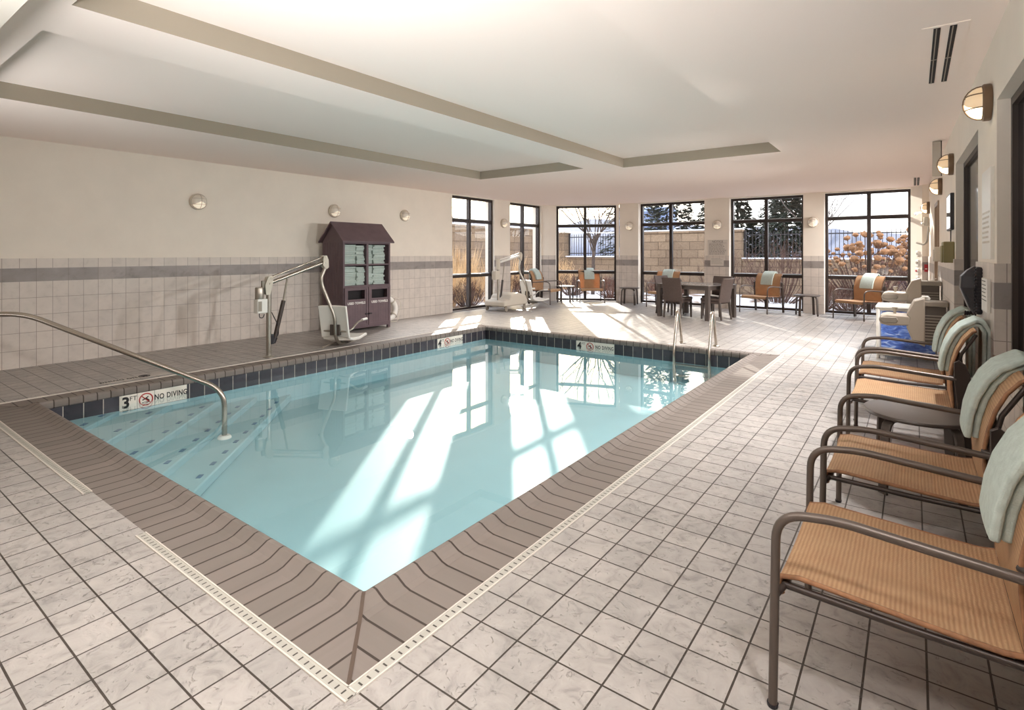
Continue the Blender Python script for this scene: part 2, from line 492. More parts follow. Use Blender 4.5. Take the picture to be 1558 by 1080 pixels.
# left wall: runs along +y, outside is -x
ML = frame3((XL, 0, 0), (0,1,0), (-1,0,0))
W1 = (9.443, 11.04); W2 = (11.725, 13.25); WTOP = 2.775
d = {}
for a, b in ((YB, W1[0]), (W1[1], W2[0]), (W2[1], 13.36)):
    wall_piece(d, ML, a, b, 0, H); 
for a, b in ((YB, W1[0]), (W1[1], W2[0]), (W2[1], 13.30)): wall_tiles(d, ML, a, b)
for w in (W1, W2): wall_piece(d, ML, w[0], w[1], WTOP, H)
wall_done('wall_left', d)
# angled wall in the far corner
cd = Vector((2.0, .95, 0)).normalized(); co = Vector((-cd.y, cd.x, 0)); CL = 2.214
MC = frame3((XL, 13.30, 0), cd, co)
W3 = (.40, 2.13)
d = {}
wall_piece(d, MC, 0, W3[0], 0, H); wall_piece(d, MC, W3[1], CL, 0, H); wall_piece(d, MC, W3[0], W3[1], WTOP, H)
wall_tiles(d, MC, 0.0, W3[0]); wall_tiles(d, MC, W3[1], CL)
wall_done('wall_corner', d)
# far wall of windows
MF = frame3((0, YF, 0), (1,0,0), (0,1,0))
WW = ((-6.17, -4.352), (-3.736, -2.076), (-1.647, -.045))
d = {}
cols = ((-6.74, -6.17), (-4.352, -3.736), (-2.076, -1.647))
for a, b in cols: wall_piece(d, MF, a, b, 0, H); wall_tiles(d, MF, a, b)
for w in WW: wall_piece(d, MF, w[0], w[1], WTOP, H)
wall_done('wall_far', d)
# short returns in the far corner by the shower
d = {}
p0 = Vector((-.05, YF, 0)); p1 = Vector((.14, 13.90, 0)); dd = (p1-p0).normalized(); MPD = dd.copy()
MP = frame3(p0, dd, Vector((-dd.y, dd.x, 0)))
wall_piece(d, MP, 0, (p1-p0).length, 0, H, .3)
MJ = frame3(p1, (1,0,0), (0,1,0)); wall_piece(d, MJ, 0, .2, 0, H, .65)
wall_tiles(d, MJ, 0, .11)
wall_done('wall_return', d)
# right wall: runs toward -y, outside is +x
rd = Vector((.018, -1, 0)).normalized()
MR = frame3((XW(0), 0, 0), rd, Vector((-rd.y, rd.x, 0)))
O1 = (1.6, 4.544); O2 = (5.531, 7.556); DR = (10.45, 11.35)
SILL, LINT = .75, 2.36
d = {}
for a, b in ((YB, O1[0]), (O1[1], O2[0]), (O2[1], DR[0]), (DR[1], 13.93)):
    wall_piece(d, MR, -b, -a, 0, H, .30); wall_tiles(d, MR, -b, -a)
for o in (O1, O2):
    wall_piece(d, MR, -o[1], -o[0], 0, SILL, .30); wall_piece(d, MR, -o[1], -o[0], LINT, H, .30)
    wall_tiles(d, MR, -o[1], -o[0], zmax=SILL)
wall_piece(d, MR, -DR[1], -DR[0], 2.2, H, .3)
# tiled returns of the pier
for y in (O1[1], O2[1]):
    for a, b, mt, nm in TILE_ZONES:
        d[nm].box((-y, -.014, a if a > SILL else SILL), (-y+.012, .066, b), MR) if b > SILL else None
wall_done('wall_right', d)
struct(MB().box((XL-.3, YB-.2, 0), (.9, YB, H)).build('wall_near', 'paint'))

# windows
def make_window(n, mat4, s0, s1, z0, z1, recess, mull, trans, frame='window_metal', fw=.055, dep=.1, panes='pane_glass', snow=True, inner=0.):
    f = MB()
    f.box((s0, recess, z0), (s0+fw, recess+dep, z1), mat4); f.box((s1-fw, recess, z0), (s1, recess+dep, z1), mat4)
    f.box((s0+fw, recess, z1-fw), (s1-fw, recess+dep, z1), mat4); f.box((s0+fw, recess, z0), (s1-fw, recess+dep, z0+fw), mat4)
    for m in mull: f.box((m-fw*.68, recess+.005, z0+fw), (m+fw*.68, recess+dep-.005, z1-fw), mat4)
    xs = [s0+fw] + [v for m in mull for v in (m-fw*.68, m+fw*.68)] + [s1-fw]
    for t in trans:
        for k in range(0, len(xs), 2): f.box((xs[k], recess+.01, t-.037), (xs[k+1], recess+dep-.01, t+.037), mat4)
    o = struct(f.build('window_%d' % n, frame))
    g = MB(); zs = [z0+fw] + [v for t in trans for v in (t-.037, t+.037)] + [z1-fw]
    for k in range(0, len(xs), 2):
        for q in range(0, len(zs), 2):
            y = recess+dep*.5
            g.box((xs[k], y-.003, zs[q]), (xs[k+1], y+.003, zs[q+1]), mat4)
    struct(g.build('pane', panes, o))
    if snow:
        s = MB()
        for t in trans:
            for k in range(0, len(xs), 2): s.box((xs[k]+.004, recess+dep*.62, t+.037), (xs[k+1]-.004, recess+dep+.02, t+.056), mat4)
        struct(s.build('snow_ledge', 'snow', o))
    return o
TR = (.84, 2.19)
make_window(1, ML, W1[0], W1[1], .02, WTOP, .06, (10.16,), TR)
make_window(2, ML, W2[0], W2[1], .02, WTOP, .06, (12.44,), TR)
make_window(3, MC, W3[0], W3[1], .02, WTOP, .17, (1.235,), TR)
for i, w in enumerate(WW):
    make_window(4+i, MF, w[0], w[1], .02, WTOP, .17, ((-5.31, -2.912, -.80)[i],), TR)
def dark_window(n, o, mull):
    make_window(n, MR, -o[1], -o[0], SILL, LINT, .066, tuple(-m for m in mull), (), 'dark_metal', fw=.05, dep=.06, panes='dark_glass', snow=False)
dark_window(7, O1, (3.0,)); dark_window(8, O2, (5.95,))
s = MB()
for o in (O1, O2): s.box((-o[1], -.02, SILL-.02), (-o[0], .07, SILL+.012), MR)
struct(s.build('trim_2', 'door_frame'))
dr = MB()
for a, b, z0, z1 in ((DR[0], DR[0]+.06, 0, 2.2), (DR[1]-.06, DR[1], 0, 2.2), (DR[0]+.06, DR[1]-.06, 2.14, 2.2)):
    dr.box((-b, -.02, z0), (-a, .12, z1), MR)
do = struct(dr.build('door_1', 'door_frame'))
struct(MB().box((-DR[1]+.06, .03, .01), (-DR[0]-.06, .075, 2.14), MR).build('door_panel', 'door_face', do))
h = MB(); h.tube([MR @ Vector((-DR[0]-.14, .03, 1.0)), MR @ Vector((-DR[0]-.14, -.03, 1.0)), MR @ Vector((-DR[0]-.26, -.03, 1.0))], .011, 8)
struct(h.build('door_handle', 'steel', do, smooth=40))

# ------------------------------------------------------------------ pool
x0, y0, x1, y1 = LIP; e = .01
PW = (x0-e, y0-e, x1+e, y1+e)
b = MB()
a0, b0, a1, b1 = PW
for p, q in (((a0,b0),(a1,b0)), ((a1,b0),(a1,b1)), ((a1,b1),(a0,b1)), ((a0,b1),(a0,b0))):
    b.add([(p[0],p[1],BZ),(q[0],q[1],BZ),(q[0],q[1],-.205),(p[0],p[1],-.205)], [(3,2,1,0)])
b.add([(a0,b0,BZ),(a1,b0,BZ),(a1,b1,BZ),(a0,b1,BZ)], [(0,1,2,3)])
basin = struct(b.build('pool_basin', 'basin'))
t = MB()
for p, q in (((a0,b0),(a1,b0)), ((a1,b0),(a1,b1)), ((a1,b1),(a0,b1)), ((a0,b1),(a0,b0))):
    t.add([(p[0],p[1],-.205),(q[0],q[1],-.205),(q[0],q[1],-.04),(p[0],p[1],-.04)], [(3,2,1,0)])
struct(t.build('waterline_tile', 'dark_tile', basin))
st = MB(); mk = MB(); q2 = math.sqrt(2)
NOSE = ((.45, -.185), (.785, -.225), (1.146, -.285), (1.45, -.345), (1.77, -.41))
for k, (u, z) in enumerate(reversed(NOSE)):
    w = u*q2
    st.prism([(a0+.001, b0+.001), (a0+w, b0+.001), (a0+.001, b0+w)], BZ, z, 'z')
for k, (u, z) in enumerate(NOSE):
    # small square-cut tiles marking each tread
    L = u*q2; n = int(L/.28); uu = u-.075
    for i in range(-12, 13):
        c = (i+.35*(k % 2))*.275
        if abs(c) > uu-.10: continue
        cx = a0+uu/q2+c/q2; cy = b0+uu/q2-c/q2
        mk.cbox((cx, cy, z+.001), (.072, .036, .004), rz=-PI/4)
struct(st.build('pool_steps', 'basin', basin, bevel=.012)); struct(mk.build('step_marks', 'mark_tile', basin))
wt = MB(); wt.add([(a0,b0,WZ),(a1,b0,WZ),(a1,b1,WZ),(a0,b1,WZ)], [(0,1,2,3)])
struct(wt.build('pool_water', 'water'))
# coping with a rolled lip, mitred at the corners
PROF = [(.012, -.045), (.001, -.034), (0, -.012), (.001, .010), (.008, .026), (.022, .033), (.04, .031), (.062, .019), (.088, .006), (.12, -.001), (None, 0.)]
def rim(i):
    dd, z = PROF[i]
    if dd is None: return OUT[0], OUT[1], OUT[2], OUT[3], z
    return x0-dd, y0-dd, x1+dd, y1+dd, z
c = MB(); n = len(PROF)
SEG = {'near': ((0,1),(2,1)), 'right': ((2,1),(2,3)), 'far': ((2,3),(0,3)), 'left': ((0,3),(0,1))}
for sd, (A, B) in SEG.items():
    for i in range(n-1):
        r0, r1 = rim(i), rim(i+1)
        P = [Vector((r0[A[0]], r0[A[1]], r0[4])), Vector((r0[B[0]], r0[B[1]], r0[4])), Vector((r1[B[0]], r1[B[1]], r1[4])), Vector((r1[A[0]], r1[A[1]], r1[4]))]
        ax = 0 if sd in ('near', 'far') else 1
        ph = {'near': 1.583, 'far': 1.583, 'right': -1.224, 'left': -2.074}[sd]+.1115*90
        c.add(P, [(3,2,1,0)], [[(P[k][ax]+ph, .5+i*.03) for k in (3,2,1,0)]])
cop = struct(c.build('pool_coping', 'coping_tile', smooth=70))
g = MB()
for A in ((0,1),(2,1),(2,3),(0,3)):
    vs = []; 
    for i in range(1, n):
        r = rim(i); px, py = r[A[0]], r[A[1]]
        d1 = Vector((1 if A[0] == 0 else -1, 1 if A[1] == 1 else -1, 0)).normalized(); pr = Vector((-d1.y, d1.x, 0))*.0075
        vs += [Vector((px, py, r[4]+.0025))+pr, Vector((px, py, r[4]+.0025))-pr]
    g.add(vs, [(2*i, 2*i+1, 2*i+3, 2*i+2) for i in range(n-2)])
struct(g.build('mitre_grout', 'coping_grout', cop))

# drain grates beside the coping
def grate(name_label, pts, width, group='white slotted drain grates round the pool'):
    (xa, ya), (xb, yb) = pts; vert = abs(xb-xa) < abs(yb-ya); L = abs(yb-ya) if vert else abs(xb-xa)
    t = thing('drain_grate', (min(xa, xb), min(ya, yb), 0), name_label, 'drain', group)
    m = MB()
    if vert: V = [(0,0,.004),(width,0,.004),(width,L,.004),(0,L,.004)]; U = [(0,0),(0,1),(L,1),(L,0)]
    else: V = [(0,0,.004),(L,0,.004),(L,width,.004),(0,width,.004)]; U = [(0,0),(L,0),(L,1),(0,1)]
    m.add(V + [(p[0], p[1], -.006) for p in V], [(0,1,2,3), (0,4,5,1), (1,5,6,2), (2,6,7,3), (3,7,4,0)], [U] + [[(0,0)]*4]*4)
    m.build('slotted_cover', 'grate', t, local=True)
    fr = MB()
    W, D = (width, L) if vert else (L, width)
    if vert:
        fr.box((-.006,0,-.006),(0.0,D,.006)); fr.box((W,0,-.006),(W+.006,D,.006))
    else:
        fr.box((0,-.006,-.006),(W,0,.006)); fr.box((0,D,-.006),(W,D+.006,.006))
    fr.build('edge_strip', 'sign_face', t, local=True)
grate('white slotted drain grate along the brown coping facing the camera, ending at the pool corner', ((-3.09, 1.050), (-1.42, 1.050)), .036)
grate('white slotted drain grate along the brown coping beside the handrail end of the pool', ((-6.83, 1.050), (-3.87, 1.050)), .036)
grate('long white slotted drain grate between the pool coping and the deck with wall chairs', ((-1.459, 1.086), (-1.459, 8.17)), .036)
grate('thin white drain grate beside the coping under the towel cabinet wall', ((-6.825, 1.10), (-6.825, 8.17)), .018)

# depth markers (tiles let into the waterline and the deck)
def no_dive(mb_red, mb_blk, mat, r):
    ring = [mat @ Vector((r*math.cos(2*PI*i/28), r*math.sin(2*PI*i/28), .002)) for i in range(28)]
    mb_red.tube(ring, r*.10, 6, closed=True)
    mb_red.tube([mat @ Vector((-r*.7, r*.7, .002)), mat @ Vector((r*.7, -r*.7, .002))], r*.09, 6)
    mb_blk.tube([mat @ Vector((-r*.55, -r*.05, .002)), mat @ Vector((0, r*.2, .002)), mat @ Vector((r*.5, -r*.25, .002))], r*.10, 6)
    mb_blk.tube([mat @ Vector((-r*.1, r*.15, .002)), mat @ Vector((r*.35, r*.45, .002))], r*.09, 6)
    mb_blk.tube([mat @ Vector((-r*.6, -r*.5, .002)), mat @ Vector((-r*.2, -r*.42, .002)), mat @ Vector((r*.2, -r*.5, .002)), mat @ Vector((r*.6, -r*.42, .002))], r*.06, 6)
def marker(label, mat, num, w, h, base='marker_tile', red='icon_red', flip=False, loc=None):
    """w: overall width; number tile, icon tile, then a double tile with the words."""
    u = w/4; t = thing('depth_marker', tuple(mat.translation), label, 'pool marker')
    b = MB()
    for a0_, a1_ in ((-w/2, -w/2+u), (-w/2+u, -w/2+2*u), (-w/2+2*u, w/2)):
        b.box((a0_+.002, -h/2+.002, -.004), (a1_-.002, h/2-.002, .001), mat)
    b.build('marker_tiles', base, t)
    bl = MB(); rd_ = MB()
    if num:
        text_mesh(bl, num, h*.98, mat @ Matrix.Translation((-w/2+u*.36, -.004, .001)), .0012, sx=.95, bold=.03)
        text_mesh(bl, 'FT', h*.40, mat @ Matrix.Translation((-w/2+u*.77, h*.20, .001)), .0012)
    no_dive(rd_, bl, mat @ Matrix.Translation((-w/2+1.5*u, 0, 0)), h*.38)
    text_mesh(bl, 'NO DIVING', h*(.50 if num else .62), mat @ Matrix.Translation((-w/2+3*u, 0, .001)), .0012, sx=.72, bold=.022, spacing=1.1)
    bl.build('lettering', 'letter_black', t); rd_.build('no_diving_ring', red, t)
# on the wall the reader looks toward -x: x of the text runs +y
marker('white 3 FT NO DIVING tile on the waterline beside the handrail', frame3((PW[0]+.003, 2.35, -.122), (0,1,0), (0,0,1)), '3', .635, .158)
marker('pale 4 FT NO DIVING tile on the waterline near the towel cabinet', frame3((PW[0]+.003, 6.89, -.122), (0,1,0), (0,0,1)), '4', .635, .158)
marker('pale 4 FT NO DIVING tile on the waterline below the windows', frame3((-4.145, PW[3]-.003, -.122), (1,0,0), (0,0,1)), "4", .69, .158)
marker('NO DIVING tile set in the deck, reading from the wall, beside the handrail', frame3((-7.02, 2.38, .003), (0,-1,0), (1,0,0)), '', .66, .14, 'deck_marker', 'letter_grey')

# ================================================================== FIXTURES
# pool handrail, towel cabinet, lifts, ladder
dg = Vector((-1, -1, 0)).normalized(); hb = Vector((-5.42, 2.59, 0))
t = thing('handrail', (-5.42, 2.59, -.41), 'curved steel handrail rising from the pool steps over the coping', 'handrail')
top = hb+dg*1.74; 
pth = fillet([(hb.x, hb.y, -.41), (hb.x, hb.y, .06), (top.x, top.y, .835), (top.x+dg.x*1.0, top.y+dg.y*1.0, .835), (top.x+dg.x*1.0, top.y+dg.y*1.0, 0.)], [0, .17, .16, .14, 0], 8)
MB().tube(pth, .024, 14).build('rail', 'steel', t, smooth=60)
MB().lathe([(.024, 0.03), (.05, .028), (.062, .012), (.062, 0)][::-1], 24, Matrix.Translation((hb.x, hb.y, -.41))).build('flange', 'white_plastic', t, smooth=40)
e2 = top+dg*1.0
MB().lathe([(.062, 0), (.062, .012), (.05, .028), (.024, .03)], 24, Matrix.Translation((e2.x, e2.y, 0))).build('flange', 'steel', t, smooth=40)

def ladder():
    t = thing('pool_ladder', (-2.55, 7.86, 0), 'pair of bent steel grab rails at the window edge of the pool', 'ladder')
    for xx, x2 in ((-2.84, -2.90), (-2.335, -2.38)):
        p = fillet([(xx+.03, 7.79, BZ+.02), (xx+.03, 7.76, -.05), (xx, 7.98, .53), (x2, 8.22, .53), (x2-.0, 8.36, 0.0)], [0, .1, .10, .10, 0], 7)
        MB().tube(p, .021, 12).build('grab_rail', 'steel', t, smooth=60)
        MB().lathe([(.05, 0), (.05, .01), (.04, .022), (.021, .024)], 20, Matrix.Translation((x2, 8.36, 0))).build('flange', 'steel', t, smooth=40)
    for z in (-.22, -.38):
        MB().box((-2.81, 7.76, z-.015), (-2.305, 7.82, z+.01)).build('rung', 'steel_dull', t, bevel=.004)
ladder()

# --- towel cabinet shaped like a little house
CX0, CX1, CY0, CY1 = -8.60, -8.0, 5.85, 6.91
cab = thing('towel_cabinet', ((CX0+CX1)/2, (CY0+CY1)/2, 0), 'dark stained towel cabinet shaped like a gabled house, against the tiled wall', 'cabinet')
b = MB()
b.box((CX0, CY0, .05), (CX1, CY0+.035, 1.60)); b.box((CX0, CY1-.035, .05), (CX1, CY1, 1.60)); b.box((CX0, CY0+.035, .05), (CX0+.02, CY1-.035, 1.60))
for z in (.05, .785): b.box((CX0+.02, CY0+.035, z), (CX1, CY1-.035, z+.035))
b.box((CX0+.02, CY0+.035, 1.565), (CX1, CY1-.035, 1.60))
mid = (CY0+CY1)/2
b.box((CX0+.02, mid-.025, .085), (CX1, mid+.025, .785)); b.box((CX0+.02, mid-.022, .82), (CX1-.004, mid+.022, 1.565))
cm = (CX0+CX1)/2
for yy in (CY0, CY1-.03): b.prism([(CX0, 1.60), (CX1, 1.60), (cm, 1.93)], yy, yy+.03, 'y')
for k in range(1, 8):
    b.box((CX0+k*.075-.004, CY0-.003, .06), (CX0+k*.075+.004, CY0, 1.59))
b.build('carcass', 'dark_stain', cab)
s = MB(); s.box((CX0+.02, CY0+.035, 1.178), (CX1-.01, mid-.022, 1.203)); s.box((CX0+.02, mid+.022, 1.178), (CX1-.01, CY1-.035, 1.203)); s.build('shelf', 'dark_stain', cab)
r = MB()
for sx in (-1, 1):
    ex = cm+sx*.36
    r.prism([(cm, 1.935), (ex, 1.588), (ex+sx*.0, 1.612), (cm, 1.962)] if sx > 0 else [(cm, 1.962), (ex, 1.612), (ex, 1.588), (cm, 1.935)], CY0-.05, CY1+.05, 'y')
r.build('roof', 'dark_stain', cab)
for xx in (CX0+.0, CX1-.05):
    for yy in (CY0, CY1-.05): MB().box((xx, yy, 0), (xx+.05, yy+.05, .05)).build('foot', 'dark_stain', cab)
for k in (0, 1):
    ya, yb = (CY0+.038, mid-.027) if k == 0 else (mid+.027, CY1-.038)
    ya, yb = ya-.02, yb+.02
    dm = MB(); hx = CX1
    w = yb-ya; oy0, oy1, oz0, oz1 = ya+.07, yb-.07, .575, .735
    dm.box((hx, ya, .09), (hx+.018, yb, oz0)); dm.box((hx, ya, oz1), (hx+.018, yb, .785)); dm.box((hx, ya, oz0), (hx+.018, oy0, oz1)); dm.box((hx, oy1, oz0), (hx+.018, yb, oz1))
    for q in range(1, 7):
        yy = ya+.05+q*(w-.1)/7
        dm.box((hx+.018, yy-.003, .14), (hx+.0195, yy+.003, oz0-.05))
    for z0, z1, a, c_ in ((.09, .13, ya, yb), (.755, .785, ya, yb), (.13, .755, ya, ya+.04), (.13, .755, yb-.04, yb)):
        dm.box((hx+.018, a, z0), (hx+.026, c_, z1))
    dmo = dm.build('door', 'dark_stain', cab)
    MB().box((hx-.10, oy0-.01, oz0-.01), (hx-.09, oy1+.01, oz1+.01)).build('bin_slot', 'dark_hole', dmo)
    lt = MB(); text_mesh(lt, 'USED TOWELS', .058, frame3((hx+.0185, (ya+yb)/2, .505), (0,1,0), (0,0,1)), .003, bold=.02); lt.build('lettering', 'letter_white', dmo)
    MB().cbox((hx+.022, (yb-.02) if k == 0 else (ya+.02), .30), (.03, .09, .02)).build('latch', 'black_plastic', dmo)

# folded towels: four cubbies, two stacks in each
def folded_towel(w, dp, h):
    m = MB(); k = 3
    prof = []
    # three rounded folds seen at the front edge
    for j in range(3):
        zc = h*(j+.5)/3; rr = h/6
        for a in (-60, -20, 20, 60): prof.append((dp/2-rr+rr*math.cos(R(a))-.004*(j % 2), zc+rr*.98*math.sin(R(a))))
    outline = [(-dp/2, .002)] + [(p[0], p[1]) for p in prof] + [(-dp/2, h-.002)]
    me = m.prism([(p[0], p[1]) for p in outline], -w/2, w/2, 'y')
    return m
ords = ['bottom', 'second', 'third', 'fourth', 'fifth', 'sixth', 'seventh', 'eighth', 'ninth', 'topmost']
base_t = None
for (zb, nm) in ((1.205, 'upper'), (.822, 'lower')):
    for side in (0, 1):
        ya, yb = ((CY0+.04, mid-.025), (mid+.025, CY1-.04))[side]
        L = yb-ya; wL = L*(.60 if side == 0 else .30)
        for stack, (wa, wb) in enumerate(((ya+.004, ya+wL-.006), (ya+wL+.002, yb-.006-(.05 if side else 0)))):
            n_t = 10; hh = (.345 if nm == 'upper' else .335)/n_t
            if stack == 1 and side == 0: hh *= .97
            for k in range(n_t):
                if base_t is None:
                    tw = folded_towel(.30, .34, .0335).build('folded_towel', 'towel', None, loc=(0,0,0), smooth=50); base_t = tw
                else:
                    tw = base_t.copy(); COL.objects.link(tw)
                tw.location = (CX1-.215+rnd.uniform(-.03, .016), (wa+wb)/2+rnd.uniform(-.004, .004), zb+k*hh)
                tw.scale = (1, (wb-wa-.010)/.30, hh*.985/.0335); tw.rotation_euler = (rnd.uniform(-.012, .012), rnd.uniform(-.012, .012), rnd.uniform(-.05, .05))
                col_ = ('stack beside the lift', 'second stack from the lift', 'third stack from the lift', 'stack beside the life ring')[2*side+stack]
                tag(tw, '%s folded mint towel of the %s, %s cubby row' % (ords[k].replace('topmost', 'top'), col_, nm), 'towel', 'folded mint towels in the house-shaped cabinet')

# life ring leaning at the wall behind the cabinet
t = thing('life_ring', (-8.60, 7.36, 0), 'white life ring with rope leaning on the tiled wall beside the towel cabinet', 'life ring')
mt = Matrix.Translation((-8.60, 7.36, .268)) @ Matrix.Rotation(R(-9), 4, 'Y')
ring = [mt @ Vector((0, .20*math.cos(2*PI*i/40), .20*math.sin(2*PI*i/40))) for i in range(40)]
MB().tube(ring, .056, 14, closed=True).build('ring', 'white_plastic', t, smooth=60)
rp = [mt @ Vector((.045+.02*math.sin(8*PI*i/60), (.305+.02*math.sin(4*2*PI*i/60))*math.cos(2*PI*i/60), (.30+.015*math.sin(4*2*PI*i/60))*math.sin(2*PI*i/60))) for i in range(60)]
rp = [(p[0], p[1], max(p[2], .012)) for p in rp]
MB().tube(rp, .006, 6, closed=True).build('rope', 'rope', t, smooth=60)
for a in (45, 135, 225, 315):
    c = mt @ Vector((0, .20*math.cos(R(a)), .20*math.sin(R(a))))
    MB().tube([c + (mt.to_3x3() @ Vector((.066*math.cos(q), 0, 0))) + (mt.to_3x3() @ Vector((0, math.cos(R(a)), math.sin(R(a)))))*.066*math.sin(q) for q in [2*PI*i/16 for i in range(16)]], .012, 6, closed=True).build('band', 'cream_plastic', t, smooth=60)

# --- fixed pool lift on the deck
lift = thing('pool_lift', (-7.03, 3.95, 0), 'steel pool lift with hanging white seat, post fixed in the deck before the towel cabinet', 'pool lift')
LX = -7.0
def A(y, z, dx=0.): return (LX+dx, y, z)
MB().tube([A(3.93, 0), A(3.93, .98)], .033, 16).build('post', 'steel_dull', lift, smooth=60)
MB().lathe([(.075, 0), (.075, .008), (.045, .014), (.034, .03)], 24, Matrix.Translation((LX, 3.93, 0))).build('base_plate', 'steel_dull', lift, smooth=40)
br = MB()
for dx in (-.042, .030):
    br.prism([(3.875, .84), (3.93, .84), (3.965, .98), (3.975, 1.075), (3.94, 1.095), (3.905, 1.08), (3.86, .97)], LX+dx, LX+dx+.012)
br.tube([A(3.93, .99, -.05), A(3.93, .99, .05)], .014, 10); br.tube([A(3.945, 1.065, -.05), A(3.945, 1.065, .05)], .014, 10)
br.build('bracket', 'cream_plastic', lift, smooth=30)
MB().tube([A(3.94, .995), A(4.775, 1.26)], .026, 14).build('lift_arm', 'steel', lift, smooth=60)
MB().tube([A(3.94, 1.067), A(4.775, 1.343)], .013, 10).build('upper_arm', 'steel', lift, smooth=60)
hu = MB()
for dx in (-.042, .030):
    hu.prism([(4.745, 1.22), (4.80, 1.16), (4.84, 1.19), (4.835, 1.30), (4.805, 1.365), (4.755, 1.36)], LX+dx, LX+dx+.012)
hu.tube([A(4.785, 1.26, -.05), A(4.785, 1.26, .05)], .013, 10); hu.tube([A(4.785, 1.343, -.05), A(4.785, 1.343, .05)], .013, 10)
hu.build('hub', 'cream_plastic', lift, smooth=30)
sf = Vector((-.39, .92, 0)).normalized(); sl = Vector((.92, .39, 0)).normalized()   # the seat looks along sf
def seat_part(lift, so, sf, sl, pole_top, dk=''):
    """hanging seat: so is the middle of the back's foot."""
    MS = frame3(so, sl, sf)
    pt = [Vector(p) for p in pole_top] + [MS @ Vector((.02, -.075, .33)), MS @ Vector((.02, -.06, .02)), MS @ Vector((.02, .06, -.085)), MS @ Vector((.02, .26, -.085))]
    MB().tube(fillet(pt, [0]+[.09]*(len(pt)-3)+[.09, 0], 6), .024, 12).build('hanger_pole', 'steel_dull', lift, smooth=60)
    bk = MB()
    pth = [(-.015-.10*(z/.5), z) for z in (0.02, .15, .3, .42, .5)]
    bk.slab([(y, z) for y, z in pth], .035, -.23, .23, MS, crown=-.03, nx=8)
    o = bk.build('seat_back', 'white_plastic', lift, smooth=50, bevel=.012)
    pn = MB(); pn.slab([(.0, .015), (.12, -.015), (.28, -.02), (.40, .0), (.50, .015)][::-1], .045, -.23, .23, MS, crown=.02, nx=8)
    pn.build('seat_pan', 'white_plastic', lift, smooth=50, bevel=.014)
    MB().box((-.07, -.07, .06), (.09, -.005, .22), MS).build('bracket', 'fountain_grille', lift, bevel=.006)
    for sx in (-1, 1):
        p = fillet([MS @ Vector((sx*.06, -.05, .12)), MS @ Vector((sx*.25, -.03, .12)), MS @ Vector((sx*.27, .12, .24)), MS @ Vector((sx*.27, .40, .26))], .09, 5)
        a_ = MB().tube(p, .014, 10).build('armrest', 'steel_dull', lift, smooth=60)
        MB().tube([p[-1]-Vector(sf)*.13, p[-1]+Vector(sf)*.01], .019, 10).build('grip', 'white_plastic', a_, smooth=60)
    MB().box((-.10, .16, -.075), (.10, .30, -.02), MS).build('seat_mount', 'black_plastic', lift)
    MB().tube(fillet([MS @ Vector((-.16, -.12, so_z(so))), MS @ Vector((-.13, .12, so_z(so)+.02)), MS @ Vector((-.1, .5, -.06)), MS @ Vector((-.1, .72, so_z(so)))], .05, 4), .009, 8).build('footrest_bar', 'grey_plastic', lift, smooth=60)
def so_z(so): return .012-so[2]
seat_part(lift, (-6.90, 4.93, .125), sf, sl, [A(4.80, 1.17), A(4.735, 1.04), A(4.75, .93)])
MB().tube([A(4.20, 1.045), A(4.14, .72)], .014, 10).build('actuator_rod', 'grey_plastic', lift, smooth=60)
MB().tube([A(4.145, .745), A(4.02, .25)], .028, 14).build('actuator_body', 'dark_metal', lift, smooth=60)
mo = MB(); mo.tube([A(4.02, .25), A(3.99, .18)], .034, 12); mo.box((LX-.03, 3.94, .17), (LX+.03, 3.99, .30)); mo.tube([A(3.95, .2, -.03), A(4.04, .2, -.03)], .03, 12)
mo.build('motor', 'black_plastic', lift, smooth=40)
MB().box((LX-.05, 3.745, .60), (LX+.06, 3.885, .79)).build('control_box', 'white_plastic', lift, bevel=.012)
MB().box((LX+.055, 3.755, .63), (LX+.066, 3.80, .76)).build('keypad', 'grey_plastic', lift)
MB().lathe([(.0, 0), (.052, 0), (.055, .01), (.055, .15), (.048, .165), (0, .165)], 20, Matrix.Translation((LX, 3.80, .78))).build('battery', 'steel_dull', lift, smooth=40)
MB().box((LX-.02, 3.83, .93), (LX+.02, 3.875, 1.03)).build('top_bracket', 'grey_plastic', lift, bevel=.004)
MB().tube(fillet([A(3.80, .6), A(3.80, .54), A(3.85, .53), A(3.87, .58)], .03, 4), .006, 6).build('cable', 'black_plastic', lift, smooth=60)
MB().tube(fillet([A(3.96, .60, .02), A(4.06, .40, .02), A(4.06, .28, .02), A(4.0, .25, .02)], .05, 5), .006, 6).build('cable', 'black_plastic', lift, smooth=60)

# --- second lift on wheels by the tall windows
l2 = thing('portable_pool_lift', (-8.1, 10.7, 0), 'cream portable pool lift with a boxy wheeled base, before the tall corner windows', 'pool lift')
bd = MB()
bd.prism([(10.22, .12), (11.16, .12), (11.20, .22), (11.12, .36), (10.80, .43), (10.52, .38), (10.45, .27), (10.24, .24)], -8.42, -7.80)
bd.build('base_body', 'cream_plastic', l2, smooth=30, bevel=.03, seg=3)
wp = ((-8.40, 10.32), (-7.80, 10.30), (-7.80, 11.05), (-8.40, 11.05))
for x, y in wp:
    w = MB(); w.lathe([(0, -.018), (.05, -.018), (.058, -.010), (.058, .010), (.05, .018), (0, .018)], 18, Matrix.Translation((x, y, .058)) @ Matrix.Rotation(PI/2, 4, 'Y'))
    wo = w.build('wheel', 'grey_plastic', l2, smooth=40)
    MB().box((x-.026, y-.02, .058), (x+.026, y+.02, .135)).build('wheel_fork', 'grey_plastic', wo)
X2 = -8.12
def Bp(y, z, dx=0.): return (X2+dx, y, z)
MB().tube([Bp(10.40, .24), Bp(10.40, 1.12)], .032, 14).build('mast', 'steel_dull', l2, smooth=60)
